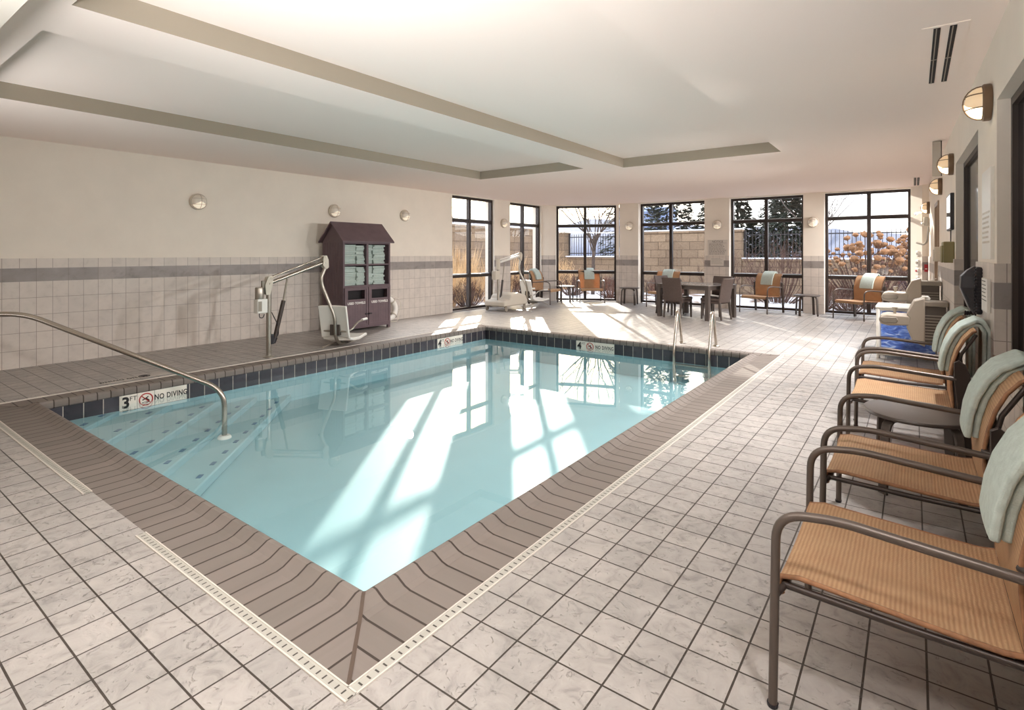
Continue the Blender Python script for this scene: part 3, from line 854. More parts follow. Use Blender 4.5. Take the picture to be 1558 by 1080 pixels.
MB().tube([Bp(10.40, 1.0), Bp(10.40, 1.25)], .05, 14).build('mast_head', 'cream_plastic', l2, smooth=60)
MB().box((X2-.06, 10.22, .76), (X2+.06, 10.40, .97)).build('control_box', 'cream_plastic', l2, bevel=.012)
MB().tube([Bp(10.42, 1.17), Bp(11.30, 1.335)], .028, 12).build('lift_arm', 'white_plastic', l2, smooth=60)
MB().tube([Bp(10.42, 1.23), Bp(11.30, 1.395)], .014, 10).build('upper_arm', 'white_plastic', l2, smooth=60)
hh2 = MB(); hh2.prism([(11.27, 1.27), (11.34, 1.20), (11.37, 1.36), (11.33, 1.42), (11.27, 1.42)], X2-.04, X2+.04); hh2.build('hub', 'cream_plastic', l2, bevel=.006)
MB().tube([Bp(10.66, 1.20), Bp(10.57, .72)], .013, 8).build('actuator_rod', 'grey_plastic', l2, smooth=60)
MB().tube([Bp(10.575, .74), Bp(10.50, .30)], .026, 12).build('actuator_body', 'dark_metal', l2, smooth=60)
f2 = Vector((.30, .95, 0)).normalized(); s2 = Vector((.95, -.30, 0)).normalized()
seat_part(l2, (-7.98, 11.50, .20), f2, s2, [Bp(11.33, 1.25), Bp(11.27, 1.05), Bp(11.30, .9)])

# --- wall lamps: round bulkheads with a hood over the lower glow
def wall_lamp_proto(lit):
    """local: wall plane at y=0, body toward -y."""
    t = thing('wall_lamp', (0,0,0), None, 'wall lamp')
    ry = Matrix.Rotation(PI/2, 4, 'X')      # lathe axis z -> -y
    MB().lathe([(.0, 0), (.118, 0), (.122, .008), (.122, .040), (.112, .050), (.0, .050)], 32, ry).build('back_ring', 'lamp_rim' if lit else 'lamp_rim_pale', t, local=True, smooth=35)
    def dome(a0, a1, r0, k):
        m = MB(); na, nb = 18, 8; vs = []; fs = []
        for i in range(nb+1):
            th = (PI/2)*i/nb; rr = r0*math.cos(th); dd = .050+k*math.sin(th)
            for j in range(na+1):
                a = a0+(a1-a0)*j/na
                vs.append((rr*math.cos(a), -dd, rr*math.sin(a)))
        for i in range(nb):
            for j in range(na): fs.append((i*(na+1)+j, i*(na+1)+j+1, (i+1)*(na+1)+j+1, (i+1)*(na+1)+j))
        return m.add(vs, fs)
    dome(R(-28), R(208), .104, .088).build('hood', 'lamp_hood' if lit else 'lamp_hood_pale', t, local=True, smooth=70)
    dome(R(208), R(332), .104, .088).build('glowing_lens', 'bulb_lit' if lit else 'bulb_dim', t, local=True, smooth=70)
    cg = MB()
    for z in (-.045, .045):
        w = math.sqrt(.110**2-z*z)
        cg.tube([(w*math.cos(PI*i/12), -.05-.094*math.sin(PI*i/12)*w/.110, z) for i in range(13)], .004, 6)
    cg.tube([(0, -.05-.096*math.sin(PI*i/12), .112*math.cos(PI*i/12)) for i in range(13)], .004, 6)
    cg.build('cage', 'lamp_rim' if lit else 'lamp_rim_pale', t, local=True, smooth=60)
    return t
LAMPS = [
    ((-8.75, 3.78, 2.18), -PI/2*-1, 0, 'round bulkhead lamp alone on the plain wall between handrail and towel cabinet'),
    ((-8.75, 6.19, 2.19), PI/2, 0, 'round bulkhead lamp on the wall just above the towel cabinet roof'),
    ((-8.75, 7.94, 2.20), PI/2, 0, 'round bulkhead lamp on the wall between towel cabinet and tall windows'),
    ((-8.75, 11.42, 2.19), PI/2, 0, 'round bulkhead lamp on the narrow pier between the two tall corner windows'),
    ((-6.43, YF, 2.157), 0, 0, 'round bulkhead lamp on the window pier above the lone stool-height table'),
    ((-4.02, YF, 2.12), 0, 0, 'round bulkhead lamp on the window pier above the notice sign'),
    ((-1.87, YF, 2.114), 0, 0, 'round bulkhead lamp on the bare window pier near the shower end'),
    ((XW(4.80), 4.80, 2.406), -PI/2, 1, 'caged bulkhead lamp glowing above the pier with the black wall case'),
    ((XW(7.85), 7.85, 2.40), -PI/2, 1, 'caged bulkhead lamp glowing just past the second dark window'),
    ((XW(9.80), 9.80, 2.345), -PI/2, 1, 'caged bulkhead lamp glowing between the olive box and the door'),
    ((XW(13.55), 13.55, 2.30), -PI/2, 1, 'caged bulkhead lamp beside the shower head at the window end'),
]
LP = {0: wall_lamp_proto(0), 1: wall_lamp_proto(1)}
used = set()
for loc, rz, lit, lab in LAMPS:
    o = LP[lit] if lit not in used else copy_tree(LP[lit]); used.add(lit)
    o.location = loc; o.rotation_euler = (0, 0, rz); tag(o, lab, 'wall lamp', 'round bulkhead wall lamps')

# --- notices
def sheet_sign(name, mat, w, h, title, lines, label, face='sign_face', th=.006, dens=.8, dark='letter_grey'):
    t = thing(name, tuple(mat.translation), label, 'sign')
    MB().box((-w/2, -h/2, 0), (w/2, h/2, th), mat).build('panel', face, t, bevel=.002)
    m = MB()
    if title:
        text_mesh(m, title, h*.17, mat @ Matrix.Translation((0, h*.39, th)), .001); m.box((-w*.42, h*.30, th), (w*.42, h*.31, th+.001), mat)
    z = h*(.25 if title else (.42 if lines < 7 else .02)); dens = dens*.55 if (lines == 7) else dens
    for k in range(lines):
        x = -w*.42; lim = w*.42*rnd.uniform(.55, 1.)
        while x < lim:
            l = rnd.uniform(.02, .06)*w/.5; m.box((x, z-h*.012, th), (min(x+l, lim), z+h*.012, th+.001), mat); x += l+.012*w/.5
        z -= h*dens/(lines+1)
    m.build('printing', dark, t); return t
sheet_sign('notice_sign', frame3((-4.02, YF-.001, 1.52), (1,0,0), (0,0,1)), .50, .44, 'NOTICE', 9, 'grey NOTICE board of small print on the window pier under its lamp', dens=.72)
sheet_sign('rules_sign', frame3((-4.03, YF-.016, 1.175), (1,0,0), (0,0,1)), .33, .20, '', 5, 'small grey printed plate on the tile band below the NOTICE board', dark='letter_black', dens=.95)
def on_right(y, z, n=0.):
    """a matrix on the wall of doors, facing into the room: x runs toward the camera's far side (−y), y up."""
    return frame3((XW(y)-n, y, z), rd, (0,0,1))
t = sheet_sign('pool_rules_board', on_right(4.86, 1.66), .44, .60, '', 7, 'tall glossy white rules board on the pier between the dark windows', face='white_plastic', th=.02, dark='lamp_rim_pale')
t = sheet_sign('depth_notice', on_right(4.80, 1.12, .015), .28, .22, '', 6, 'small white printed sign on the tiles under the rules board', face='white_plastic', th=.02)

# black ribbed case on the pier
t = thing('wall_case', (XW(5.2), 5.2, 1.13), 'black ribbed wall case with tapered lid on the tiled pier', 'wall case')
mw = on_right(5.2, 1.13, .014)
MB().box((-.10, -.17, 0), (.10, .17, .035), mw).build('back_plate', 'black_plastic', t, bevel=.01)
ls = MB(); rows = [(-.175, .075, .045), (-.12, .085, .075), (.02, .09, .12), (.10, .085, .115), (.145, .07, .08), (.175, .05, .04)]
vs = []; 
for z, hw, dd in rows: vs += [mw @ Vector((-hw, z, .03)), mw @ Vector((hw, z, .03)), mw @ Vector((hw*.72, z, dd)), mw @ Vector((-hw*.72, z, dd))]
fs = []
for i in range(len(rows)-1):
    for j in range(4):
        fs.append((i*4+j, i*4+(j+1) % 4, (i+1)*4+(j+1) % 4, (i+1)*4+j))
fs += [(3,2,1,0), tuple((len(rows)-1)*4+k for k in range(4))]
ls.add(vs, fs); ls.build('lid', 'black_plastic', t, bevel=.008)
rb = MB()
for k in range(14): rb.box((.085, -.155+k*.023, .0), (.104, -.143+k*.023, .045), mw)
rb.build('ribs', 'black_plastic', t)
MB().tube([mw @ Vector((.02*math.sin(k*1.1), -.17-.012*math.cos(k*1.3), .03+.06*k/24)) for k in range(25)], .006, 6).build('coiled_cord', 'black_plastic', t, smooth=60)

# wall boxes by the door
def wall_box(name, y, z, w, h, dp, mat, label, cat, cap=None):
    t = thing(name, (XW(y), y, z), label, cat); mm = on_right(y, z, .0)
    MB().box((-w/2, -h/2, 0), (w/2, h/2, dp), mm).build('housing', mat, t, bevel=.012)
    MB().box((-w*.4, -h*.5, dp), (w*.4, h*.32, dp+.012), mm).build('cover', cap or mat, t, bevel=.006); return t
t = wall_box('paper_dispenser', 7.82, 1.41, .30, .235, .10, 'olive', 'olive wall dispenser beside the second dark window, below the cord', 'dispenser')
t = wall_box('soap_dispenser', 10.05, 1.385, .20, .21, .08, 'cream_plastic', 'beige wall dispenser between the olive one and the door', 'dispenser')
t = thing('wall_display', (XW(8.0), 8.0, 1.865), 'dark framed wall display panel with a cord hanging down to the olive box', 'display panel')
mm = on_right(8.0, 1.865)
MB().box((-.27, -.205, 0), (.27, .205, .035), mm).build('frame', 'black_plastic', t, bevel=.006)
MB().box((-.25, -.185, .035), (.25, .185, .037), mm).build('screen', 'dark_glass', t)
MB().tube([mm @ Vector((.1, -.205, .02)), mm @ Vector((.1, -.335, .02))], .006, 6).build('cord', 'dark_metal', t)
t = thing('pull_station', (.205, 13.9, 1.1), 'small red fire alarm box on the tile band in the shower corner', 'alarm box')
MB().box((.175, 13.835, 1.02), (.235, 13.886, 1.17)).build('housing', 'red_box', t, bevel=.006)
MB().box((.188, 13.828, 1.07), (.222, 13.836, 1.09)).build('pull_bar', 'white_plastic', t)
for k, (z, w, h, lab, col) in enumerate(((1.387, .07, .11, 'white switch plate, top of the column of plates beside the corner window', 'white_plastic'), (1.19, .09, .14, 'white plate with grey dial, second of the column beside the corner window', 'white_plastic'), (1.02, .10, .13, 'white plate with red button, third of the column beside the corner window', 'white_plastic'), (.86, .08, .13, 'small white label plate, lowest of the column beside the corner window', 'white_plastic'))):
    mm = MP @ Matrix.Translation((.24, 0, z)); mm = frame3(mm.translation, MPD, (0,0,1))
    t = thing('switch_plate', tuple(mm.translation), lab, 'switch plate', 'white plates in the window corner')
    MB().box((-w/2, -h/2, 0), (w/2, h/2, .012), mm).build('plate', col, t, bevel=.003)
    if k == 0: MB().box((-.012, -.02, .012), (.012, .02, .02), mm).build('rocker', 'grey_plastic', t)
    if k == 1: MB().lathe([(.026, 0), (.026, .014), (0, .014)], 16, mm @ Matrix.Translation((0, .01, .012))).build('dial', 'grey_plastic', t)
    if k == 2: MB().lathe([(.022, 0), (.022, .016), (0, .016)], 16, mm @ Matrix.Translation((-.01, .01, .012))).build('push_button', 'red_box', t)
    if k == 3: MB().box((-.028, -.03, .012), (.028, .02, .0125), mm).build('printing', 'letter_grey', t)

# shower
t = thing('shower', (.25, 13.7, 0), 'wall shower with straight arm, valve box and curved hose in the far corner'.replace('far corner', 'window corner'), 'shower')
MB().tube([(.238, 13.70, 2.22), (.06, 13.62, 2.205)], .011, 10).build('shower_arm', 'steel', t, smooth=60)
MB().lathe([(.012, 0), (.03, .03), (.032, .05), (0, .05)], 16, Matrix.Translation((.065, 13.62, 2.205)) @ Matrix.Rotation(R(-110), 4, 'Y')).build('shower_head', 'black_plastic', t, smooth=40)
MB().box((.165, 13.55, 1.95), (.235, 13.75, 2.12)).build('valve_box', 'steel_dull', t, bevel=.008)
vl = MB(); vl.tube([(.165, 13.64, 2.0), (.12, 13.62, 1.99)], .02, 10); vl.build('valve_lever', 'white_plastic', t, smooth=50)
MB().tube(fillet([(.230, 12.9, 1.90), (.225, 12.9, 1.78), (.21, 12.9, 1.62), (.165, 13.0, 1.56), (.05, 13.2, 1.60)], .08, 6), .018, 10).build('hose', 'steel_dull', t, smooth=60)

# --- drinking fountains, a high one and a low one
def fountain(y0_, y1_, rim, topz, label):
    t = thing('drinking_fountain', (.1, (y0_+y1_)/2, rim-.35), label, 'drinking fountain'); yc = (y0_+y1_)/2
    wx = XW(y0_)-.024
    body = MB(); body.box((wx-.24, y0_+.02, rim-.30), (wx-.02, y1_-.02, topz-.10)); body.build('grille_body', 'fountain_grille', t, bevel=.01)
    gr = MB()
    for k in range(9): gr.box((wx-.235, y0_+.012, rim-.27+k*.035), (wx-.03, y0_+.022, rim-.257+k*.035))
    gr.build('grille', 'fountain_grey', t)
    MB().box((wx-.25, y0_+.01, topz-.10), (wx-.0, y1_-.01, topz-.04)).build('top_cap', 'fountain_grey', t, bevel=.012)
    sh = MB(); sh.prism([(wx-.22, topz), (wx-.33, topz-.04), (wx-.40, rim+.02), (wx-.37, rim-.02), (wx-.40, rim-.14), (wx-.34, rim-.30), (wx-.22, rim-.36)], y0_, y1_, 'y')
    sh.build('backsplash', 'fountain_beige', t, smooth=30, bevel=.012)
    arm = MB()
    out = [(wx-.36, rim+.0), (wx-.60, rim+.01), (wx-.66, rim-.01), (wx-.685, rim-.06), (wx-.66, rim-.115), (wx-.58, rim-.13), (wx-.36, rim-.115)]
    arm.prism(out, y0_+.0, y1_-.0, 'y'); arm.build('basin', 'fountain_beige', t, smooth=40, bevel=.018, seg=3)
    pd = MB(); pd.prism([(wx-.66, rim-.025), (wx-.50, rim-.02), (wx-.48, rim-.06), (wx-.50, rim-.095), (wx-.64, rim-.095), (wx-.675, rim-.06)], y0_-.012, y0_+.02, 'y')
    pd.build('push_pad', 'fountain_grey', t, bevel=.01, seg=3)
    sp = MB(); sp.lathe([(.018, 0), (.014, .03), (.026, .055), (.03, .085), (0, .09)], 14, Matrix.Translation((wx-.52, yc, rim)))
    sp.build('spout', 'steel_dull', t, smooth=40)
fountain(8.15, 8.52, .635, .86, 'low beige drinking fountain with oval push pad, in front of the blue hamper')
fountain(9.42, 9.80, .835, 1.05, 'high beige drinking fountain on the wall beyond the blue hamper')

t = thing('crumpled_paper', (.10, 8.33, .82), 'crumpled white paper lying on top of the low drinking fountain', 'paper')
MB().ball((.11, 8.33, .848), .034, 9, 6, (1.5, 1., .85), .7).build('crumple', 'white_plastic', t)
t = thing('hanging_panel', (.235, 8.62, 2.57), 'narrow grey panel hanging from the ceiling past the second dark window', 'panel')
MB().box((.19, 8.60, 2.36), (.275, 8.635, 2.795)).build('board', 'steel_dull', t, bevel=.003)
MB().box((.275, 8.595, 2.36), (.283, 8.64, 2.798)).build('edge_strip', 'dark_metal', t)
# towel hamper: white pipe frame, blue vinyl bag
t = thing('towel_hamper', (-.10, 9.0, 0), 'blue vinyl towel hamper on a white pipe frame under the drinking fountains', 'hamper')
hx0, hx1, hy0, hy1, hz = -.38, .26, 8.74, 9.28, .655
for px, py in ((hx0, hy0), (hx0, hy1), (hx1, hy0), (hx1, hy1)):
    MB().tube([(px, py, .0), (px, py, hz)], .022, 10).build('leg', 'white_plastic', t, smooth=60)
fr = MB(); fr.tube([(hx0, hy0, hz), (hx1, hy0, hz), (hx1, hy1, hz), (hx0, hy1, hz)], .022, 10, closed=True); fr.tube([(hx0, hy0, .06), (hx1, hy0, .06), (hx1, hy1, .06), (hx0, hy1, .06)], .018, 10, closed=True)
fr.build('pipe_frame', 'white_plastic', t, smooth=60)
MB().box((hx0-.03, hy0-.03, hz+.01), (hx1+.03, hy1+.03, hz+.045)).build('lid', 'white_plastic', t, bevel=.012)
bg = MB(); vs = []; fs = []; nx_ = 10
ring = [(hx0+.03+(hx1-hx0-.06)*i/nx_, hy0+.01) for i in range(nx_)] + [(hx1-.03, hy0+.01+(hy1-hy0-.02)*i/nx_) for i in range(nx_)] + [(hx1-.03-(hx1-hx0-.06)*i/nx_, hy1-.01) for i in range(nx_)] + [(hx0+.03, hy1-.01-(hy1-hy0-.02)*i/nx_) for i in range(nx_)]
zs = [.09+k*.07 for k in range(9)]; cx_, cy_ = (hx0+hx1)/2, (hy0+hy1)/2
for k, z in enumerate(zs):
    for i, (px, py) in enumerate(ring):
        w = 1+.012*math.sin(i*1.7+k*.6)-.02*(1-k/8)
        vs.append((cx_+(px-cx_)*w, cy_+(py-cy_)*w, min(z, hz-.02)))
n_ = len(ring)
for k in range(len(zs)-1):
    for i in range(n_): fs.append((k*n_+i, k*n_+(i+1) % n_, (k+1)*n_+(i+1) % n_, (k+1)*n_+i))
fs.append(tuple(range(n_-1, -1, -1))); bg.add(vs, fs); bg.build('bag', 'blue_vinyl', t, smooth=60)

# ceiling slot vents
def vent(xa, ya, xb, yb, label):
    t = thing('ceiling_vent', (xa, ya, H), label, 'ceiling vent', 'twin-slot ceiling vents')
    MB().box((xa-.06, ya-.03, H-.006), (xb+.06, yb+.03, H-.0005)).build('plate', 'ceiling_paint', t)
    w = (xb-xa)
    for px in (xa, xb-.035):
        s_ = MB(); s_.box((px, ya, H-.009), (px+.035, yb, H-.0055)); so_ = s_.build('slot', 'dark_hole', t)
        b_ = MB(); b_.box((px+.012, ya, H-.012), (px+.018, yb, H-.009)); b_.box((px, (ya+yb)/2-.006, H-.012), (px+.035, (ya+yb)/2+.006, H-.009)); b_.build('vane', 'grey_plastic', so_)
vent(.10, 4.27, .215, 5.62, 'black twin-slot vent in the ceiling over the wall chairs')
vent(.005, 12.5, .09, 13.9, 'short-looking twin-slot vent in the ceiling beside the corner window')

# ================================================================== FURNITURE
SEAT = [(-.325, .335), (-.338, .36), (-.328, .388), (-.28, .398), (-.1, .388), (.08, .378), (.19, .374), (.230, .380)]
BACK = [(.236, .385), (.234, .45), (.226, .54), (.226, .62), (.238, .69), (.258, .765), (.292, .84), (.333, .893), (.352, .905)]
def make_lounge(name='lounge_chair'):
    t = thing(name, (0,0,0), None, 'chair')
    st_ = MB(); st_.slab(SEAT, .011, -.305, .305, crown=-.006, nx=6); so = st_.build('seat', 'sling', t, local=True, smooth=50)
    bk = MB(); bk.slab(BACK, .012, -.305, .305, crown=.0, nx=4); bo = bk.build('backrest', 'sling', t, local=True, smooth=50)
    for nm, P, par in (('seat_edge', SEAT, so), ('back_edge', BACK, bo)):
        for sx in (-1, 1):
            e_ = MB(); e_.tube([(sx*.305, y, z) for y, z in P], .008, 8); o = e_.build(nm, 'sling_edge', par, local=True, smooth=60)
    for sx in (-1, 1):
        x = sx*.348
        p = fillet([(x, -.345, 0), (x, -.335, .60), (x, -.17, .622), (x, .25, .592)], [0, .13, .05, 0], 8)
        MB().tube(p, .0135, 12).build('arm', 'chair_metal', t, local=True, smooth=60)
        lg = MB(); lg.prism([(.238, .70), (.262, .715), (.295, .69), (.318, .63), (.325, .55), (.330, .40), (.350, .0), (.285, .0), (.262, .30), (.248, .50), (.238, .60)][::-1], x-.012 if sx > 0 else x-.012, x+.012)
        lg.build('rear_leg', 'dark_metal', t, local=True, bevel=.004)
        ra = MB(); ra.tube([(sx*.30, -.325, .362), (sx*.30, .0, .352), (sx*.30, .235, .352), (sx*.32, .29, .36)], .011, 8); ra.tube([(sx*.30, -.318, .362), (x, -.338, .345)], .010, 8)
        ra.tube([(sx*.30, .252, .40), (sx*.30, .244, .60), (sx*.30, .278, .75), (sx*.30, .352, .88)], .010, 8); ra.tube([(sx*.30, .222, .60), (x, .25, .60)], .010, 8)
        ra.build('side_rail', 'dark_metal', t, local=True, smooth=60)
        MB().lathe([(.015, 0), (.017, .012), (.0, .012)], 10, Matrix.Translation((x, -.345, 0))).build('foot_cap', 'black_plastic', t, local=True)
    cr = MB(); cr.tube([(-.345, .30, .36), (.345, .30, .36)], .011, 8); cr.tube([(-.30, -.318, .36), (.30, -.318, .36)], .012, 8)
    cr.build('cross_bar', 'dark_metal', t, local=True, smooth=60)
    return t
def towel_mesh(xoff=0., w=.29, front=.60, back=.42):
    m = MB()
    def side(off):
        F = [(y-off*.95, z+off*.25) for y, z in BACK if z >= front-.03]
        F[0] = (F[0][0], front)
        top = [(.352+off*.35, .905+off*1.05), (.372+off*.6, .905+off*.8), (.385+off, .88)]
        B_ = [(.388+off*.9, .80), (.386+off*.9, .65), (.384+off*.9, back)]
        return F+top+B_
    for off, ww, dx in ((.018, w*.93, -.006), (.046, w, .0)):
        P = side(off)
        m.slab(P, .025, xoff+dx-ww/2, xoff+dx+ww/2, crown=.004, nx=6)
    return m
chair0 = make_lounge(); towel0 = None
DRAPE = 'lounge chairs with woven slings'
def place_chair(x, y, rz, label, tlabel, towel=True, xoff=0., front=.60, back=.42):
    global towel0
    o = chair0 if not place_chair.n else copy_tree(chair0); place_chair.n += 1
    o.location = (x, y, 0); o.rotation_euler = (0, 0, rz); tag(o, label, 'chair', DRAPE)
    if towel:
        tw = thing('draped_towel', (x, y, .6), tlabel, 'towel', 'mint towels draped over chair backs', rz)
        b_ = towel_mesh(xoff, front=front, back=back)
        b_.v = [(p[0], p[1], p[2]-.6) for p in b_.v]
        m_ = b_.build('folded_cloth', 'towel', tw, local=True, smooth=60, bevel=.008, seg=3)
        sm = MB()
        for k in (0, 1):
            yy = BACK[4][0]-.046; sm.box((xoff-.12, .384+.046*.9+.010, back+.02+.02*k-.6), (xoff+.12, .384+.046*.9+.0145, back+.026+.02*k-.6))
        sm.build('woven_band', 'towel_seam', m_, local=True)
    return o
place_chair.n = 0
q = -PI/2
place_chair(-.005, 2.175, q, 'tan woven lounge chair at the camera end of the row along the dark windows', 'mint towel draped over the lounge chair at the camera end of the wall row', xoff=.06, front=.61)
place_chair(.005, 3.20, q, 'tan woven lounge chair on the camera side of the round dark wall table', 'mint towel over the lounge chair on the camera side of the wall table')
place_chair(-.030, 4.83, q, 'brown woven lounge chair just past the round wall table, under the black case', 'mint towel over the lounge chair just past the round wall table')
place_chair(-.045, 5.70, q, 'brown woven lounge chair nearest the blue hamper in the wall row'.replace('nearest', 'beside'), 'mint towel over the lounge chair beside the blue hamper')
place_chair(-8.27, 12.72, PI/2+.08, 'lounge chair in the window corner facing the wall of doors, behind the portable lift', 'pale towel over the corner lounge chair behind the portable lift', front=.66)
place_chair(-7.45, 13.84, math.atan2(.6, .8), 'orange-backed lounge chair before the angled corner window', 'grey-green towel on the lounge chair before the angled corner window', front=.64)
place_chair(-5.27, 13.84, 0., 'orange-backed lounge chair half hidden behind the dining table', 'mint towel on the lounge chair hidden behind the dining table', front=.64)
place_chair(-2.90, 13.88, -R(20), 'orange-backed lounge chair between dining table and window pier', 'mint towel on the lounge chair between dining table and bare pier', front=.64)
place_chair(-.92, 13.68, -R(33), 'orange-backed lounge chair by the window next to the shower', 'mint towel on the lounge chair by the shower window', front=.64)

def make_side_table():
    t = thing('side_table', (0,0,0), None, 'table')
    MB().lathe([(0, .435), (.245, .435), (.268, .441), (.272, .452), (.268, .461), (.255, .464), (.0, .462)], 48).build('tabletop', 'table_dark', t, local=True, smooth=40)
    for k in range(4):
        a = PI/4+k*PI/2; mt_ = Matrix.Rotation(a, 4, 'Z') @ Matrix.Rotation(PI/2, 4, 'Z')
        P = [(.10, .427), (.17, .427), (.205, .420), (.228, .398), (.238, .36), (.248, .18), (.258, 0.)]
        # the bar is flat: wide across the radius
        m = MB(); m.slab([(-y, z) for y, z in P], .014, -.028, .028, mt_)
        m.build('leg', 'table_dark', t, local=True, smooth=50, bevel=.003)
    return t
tab0 = make_side_table()
for i, (x, y, rz, lab) in enumerate(((.02, 4.02, .1, 'round dark side table between the wall lounge chairs'), (-8.02, 13.40, .3, 'round pale-topped side table in the window corner between two lounge chairs'),
                            (-6.22, 13.77, .2, 'round side table under the lamp pier beside the dining set'), (-1.93, 13.74, .35, 'round side table before the bare window pier near the shower'))):
    o = tab0 if i == 0 else copy_tree(tab0); o.location = (x, y, 0); o.rotation_euler = (0, 0, rz); tag(o, lab, 'table', 'round side tables')

# dining table and its four chairs
tb = thing('dining_table', (-3.845, 12.01, 0), 'dark square dining table with thick legs by the windows', 'table', rz=R(-14.5))
MB().box((-.63, -.56, .695), (.63, .56, .725)).build('tabletop', 'table_dark', tb, local=True, bevel=.006)
MB().box((-.56, -.49, .725), (.56, .49, .729)).build('glass_inlay', 'table_glass', tb, local=True)
ap = MB(); ap.box((-.56, -.545, .63), (.56, -.52, .695)); ap.box((-.56, .52, .63), (.56, .545, .695)); ap.box((-.615, -.48, .63), (-.59, .48, .695)); ap.box((.59, -.48, .63), (.615, .48, .695))
ap.build('apron', 'table_dark', tb, local=True)
for sx in (-1, 1):
    for sy in (-1, 1): MB().box((sx*.585-.042, sy*.515-.042, 0), (sx*.585+.042, sy*.515+.042, .695)).build('leg', 'table_dark', tb, local=True, bevel=.005)
def make_dining():
    """front toward -y, back at +y."""
    t = thing('dining_chair', (0,0,0), None, 'chair')
    MB().box((-.225, -.24, .385), (.225, .20, .45)).build('seat', 'dark_wicker', t, local=True, bevel=.02, seg=3)
    P = [(.185, .36), (.20, .45), (.212, .55), (.232, .68), (.262, .80), (.285, .875)]
    k = MB(); k.slab(P, .032, -.225, .225, crown=-.02, nx=8); k.build('backrest', 'dark_wicker', t, local=True, smooth=50, bevel=.01)
    MB().box((-.215, -.225, .335), (.215, .19, .385)).build('skirt', 'dark_wicker', t, local=True, bevel=.008)
    for sx in (-1, 1):
        for yf, yt, dz in ((-.215, -.205, 0), (.235, .185, 0)):
            m = MB(); z0, z1 = 0, .40; x0_, x1_ = sx*.20, sx*.192; a, b_ = .014, .022
            m.add([(x0_-a, yf-a, z0), (x0_+a, yf-a, z0), (x0_+a, yf+a, z0), (x0_-a, yf+a, z0), (x1_-b_, yt-b_, z1), (x1_+b_, yt-b_, z1), (x1_+b_, yt+b_, z1), (x1_-b_, yt+b_, z1)],
                  [(0,3,2,1), (4,5,6,7), (0,1,5,4), (1,2,6,5), (2,3,7,6), (3,0,4,7)])
            m.build('leg', 'table_dark', t, local=True)
    return t
dc = make_dining()
for i, (x, y, rz, lab) in enumerate(((-4.15, 11.70, PI+R(-11), 'dark woven dining chair with its back to the pool'), (-3.38, 11.86, -PI/2+R(-14), 'dark woven dining chair at the shower end of the table'),
                                (-4.52, 12.24, PI/2+R(-20), 'dark woven dining chair at the lift end of the dining table'), (-3.56, 12.52, R(-14), 'dark woven dining chair on the window side of the table'))):
    o = dc if i == 0 else copy_tree(dc); o.location = (x, y, 0); o.rotation_euler = (0, 0, rz); tag(o, lab, 'chair', 'dark woven dining chairs')

# ================================================================== OUTSIDE THE WINDOWS
GZ = -.10
g = MB(); rg = random.Random(3)
def ground_grid(x0, y0, x1, y1, nx, ny):
    vs = []; fs = []
    for j in range(ny+1):
        for i in range(nx+1):
            x = x0+(x1-x0)*i/nx; y = y0+(y1-y0)*j/ny
            d_ = min(1., max(0., max(y-15.2, XL-.8-x)/2))
            vs.append((x, y, GZ+d_*(.10*math.sin(x*.9)*math.cos(y*.7)+.06*math.sin(x*2.3+y*1.9)+rg.uniform(-.02, .02))))
    for j in range(ny):
        for i in range(nx): fs.append((j*(nx+1)+i, j*(nx+1)+i+1, (j+1)*(nx+1)+i+1, (j+1)*(nx+1)+i))
    g.add(vs, fs)
ground_grid(-60, YF+.3, 45, 90, 90, 70); ground_grid(-60, -25, XL-.3, YF+.3, 50, 40)
struct(g.build('ground', 'patchy_snow', smooth=60))

def block_wall(pts, z, label, th=.3, cap=True):
    (xa, ya), (xb, yb) = pts; t = thing('garden_wall', (xa, ya, GZ), label, 'garden wall')
    dd = Vector((xb-xa, yb-ya, 0)); L = dd.length; m = frame3((xa, ya, 0), dd, (-dd.y, dd.x, 0))
    MB().box((0, 0, GZ-.15), (L, th, z), m).build('block_course', 'block', t)
    MB().box((-.04, -.04, z), (L+.04, th+.04, z+.07), m).build('coping_stone', 'block', t, bevel=.01)
    MB().box((-.03, -.03, z+.07), (L+.03, th+.03, z+.12), m).build('snow_cap', 'snow', t, bevel=.02)
    return t
block_wall(((-8.75, 20.2), (-4.885, 20.2)), 2.16, 'tall tan block wall with snowy coping outside the dining table window')
block_wall(((-12.1, 20.25), (-8.76, 20.25)), 1.16, 'low block wall under the picket fence outside the angled window')
block_wall(((-4.88, 20.25), (6.0, 20.25)), 1.12, 'long low block wall under the picket fence outside the shower windows')
block_wall(((-12.45, 20.1), (-12.1, 20.1)), 2.25, 'block pier between the two outdoor walls', .5)
block_wall(((-13.2, 6.0), (-13.2, 20.1)), 2.36, 'tall tan block wall outside the two tall corner windows')
def fence(xa, xb, y, z0, z1, label, gap=.115):
    t = thing('picket_fence', (xa, y, z0), label, 'fence')
    r_ = MB()
    for z in (z0+.12, z1-.12): r_.box((xa, y-.016, z-.018), (xb, y+.016, z+.018))
    r_.build('rail', 'fence_metal', t)
    n = int((xb-xa)/gap); p = MB()
    for k in range(n+1): p.box((xa+k*gap-.009, y-.009, z0), (xa+k*gap+.009, y+.009, z1))
    pk = p.build('pickets', 'fence_metal', t); pk['kind'] = 'stuff'
    for k in range(int((xb-xa)/2.4)+1): MB().box((xa+k*2.4-.03, y-.03, z0-.05), (xa+k*2.4+.03, y+.03, z1+.05)).build('post', 'fence_metal', t)
fence(-12.0, -8.85, 20.4, 1.27, 2.20, 'black metal picket fence on the low wall outside the angled window')
fence(-4.80, 5.9, 20.4, 1.24, 2.16, 'black metal picket fence on the long low wall outside the shower windows')

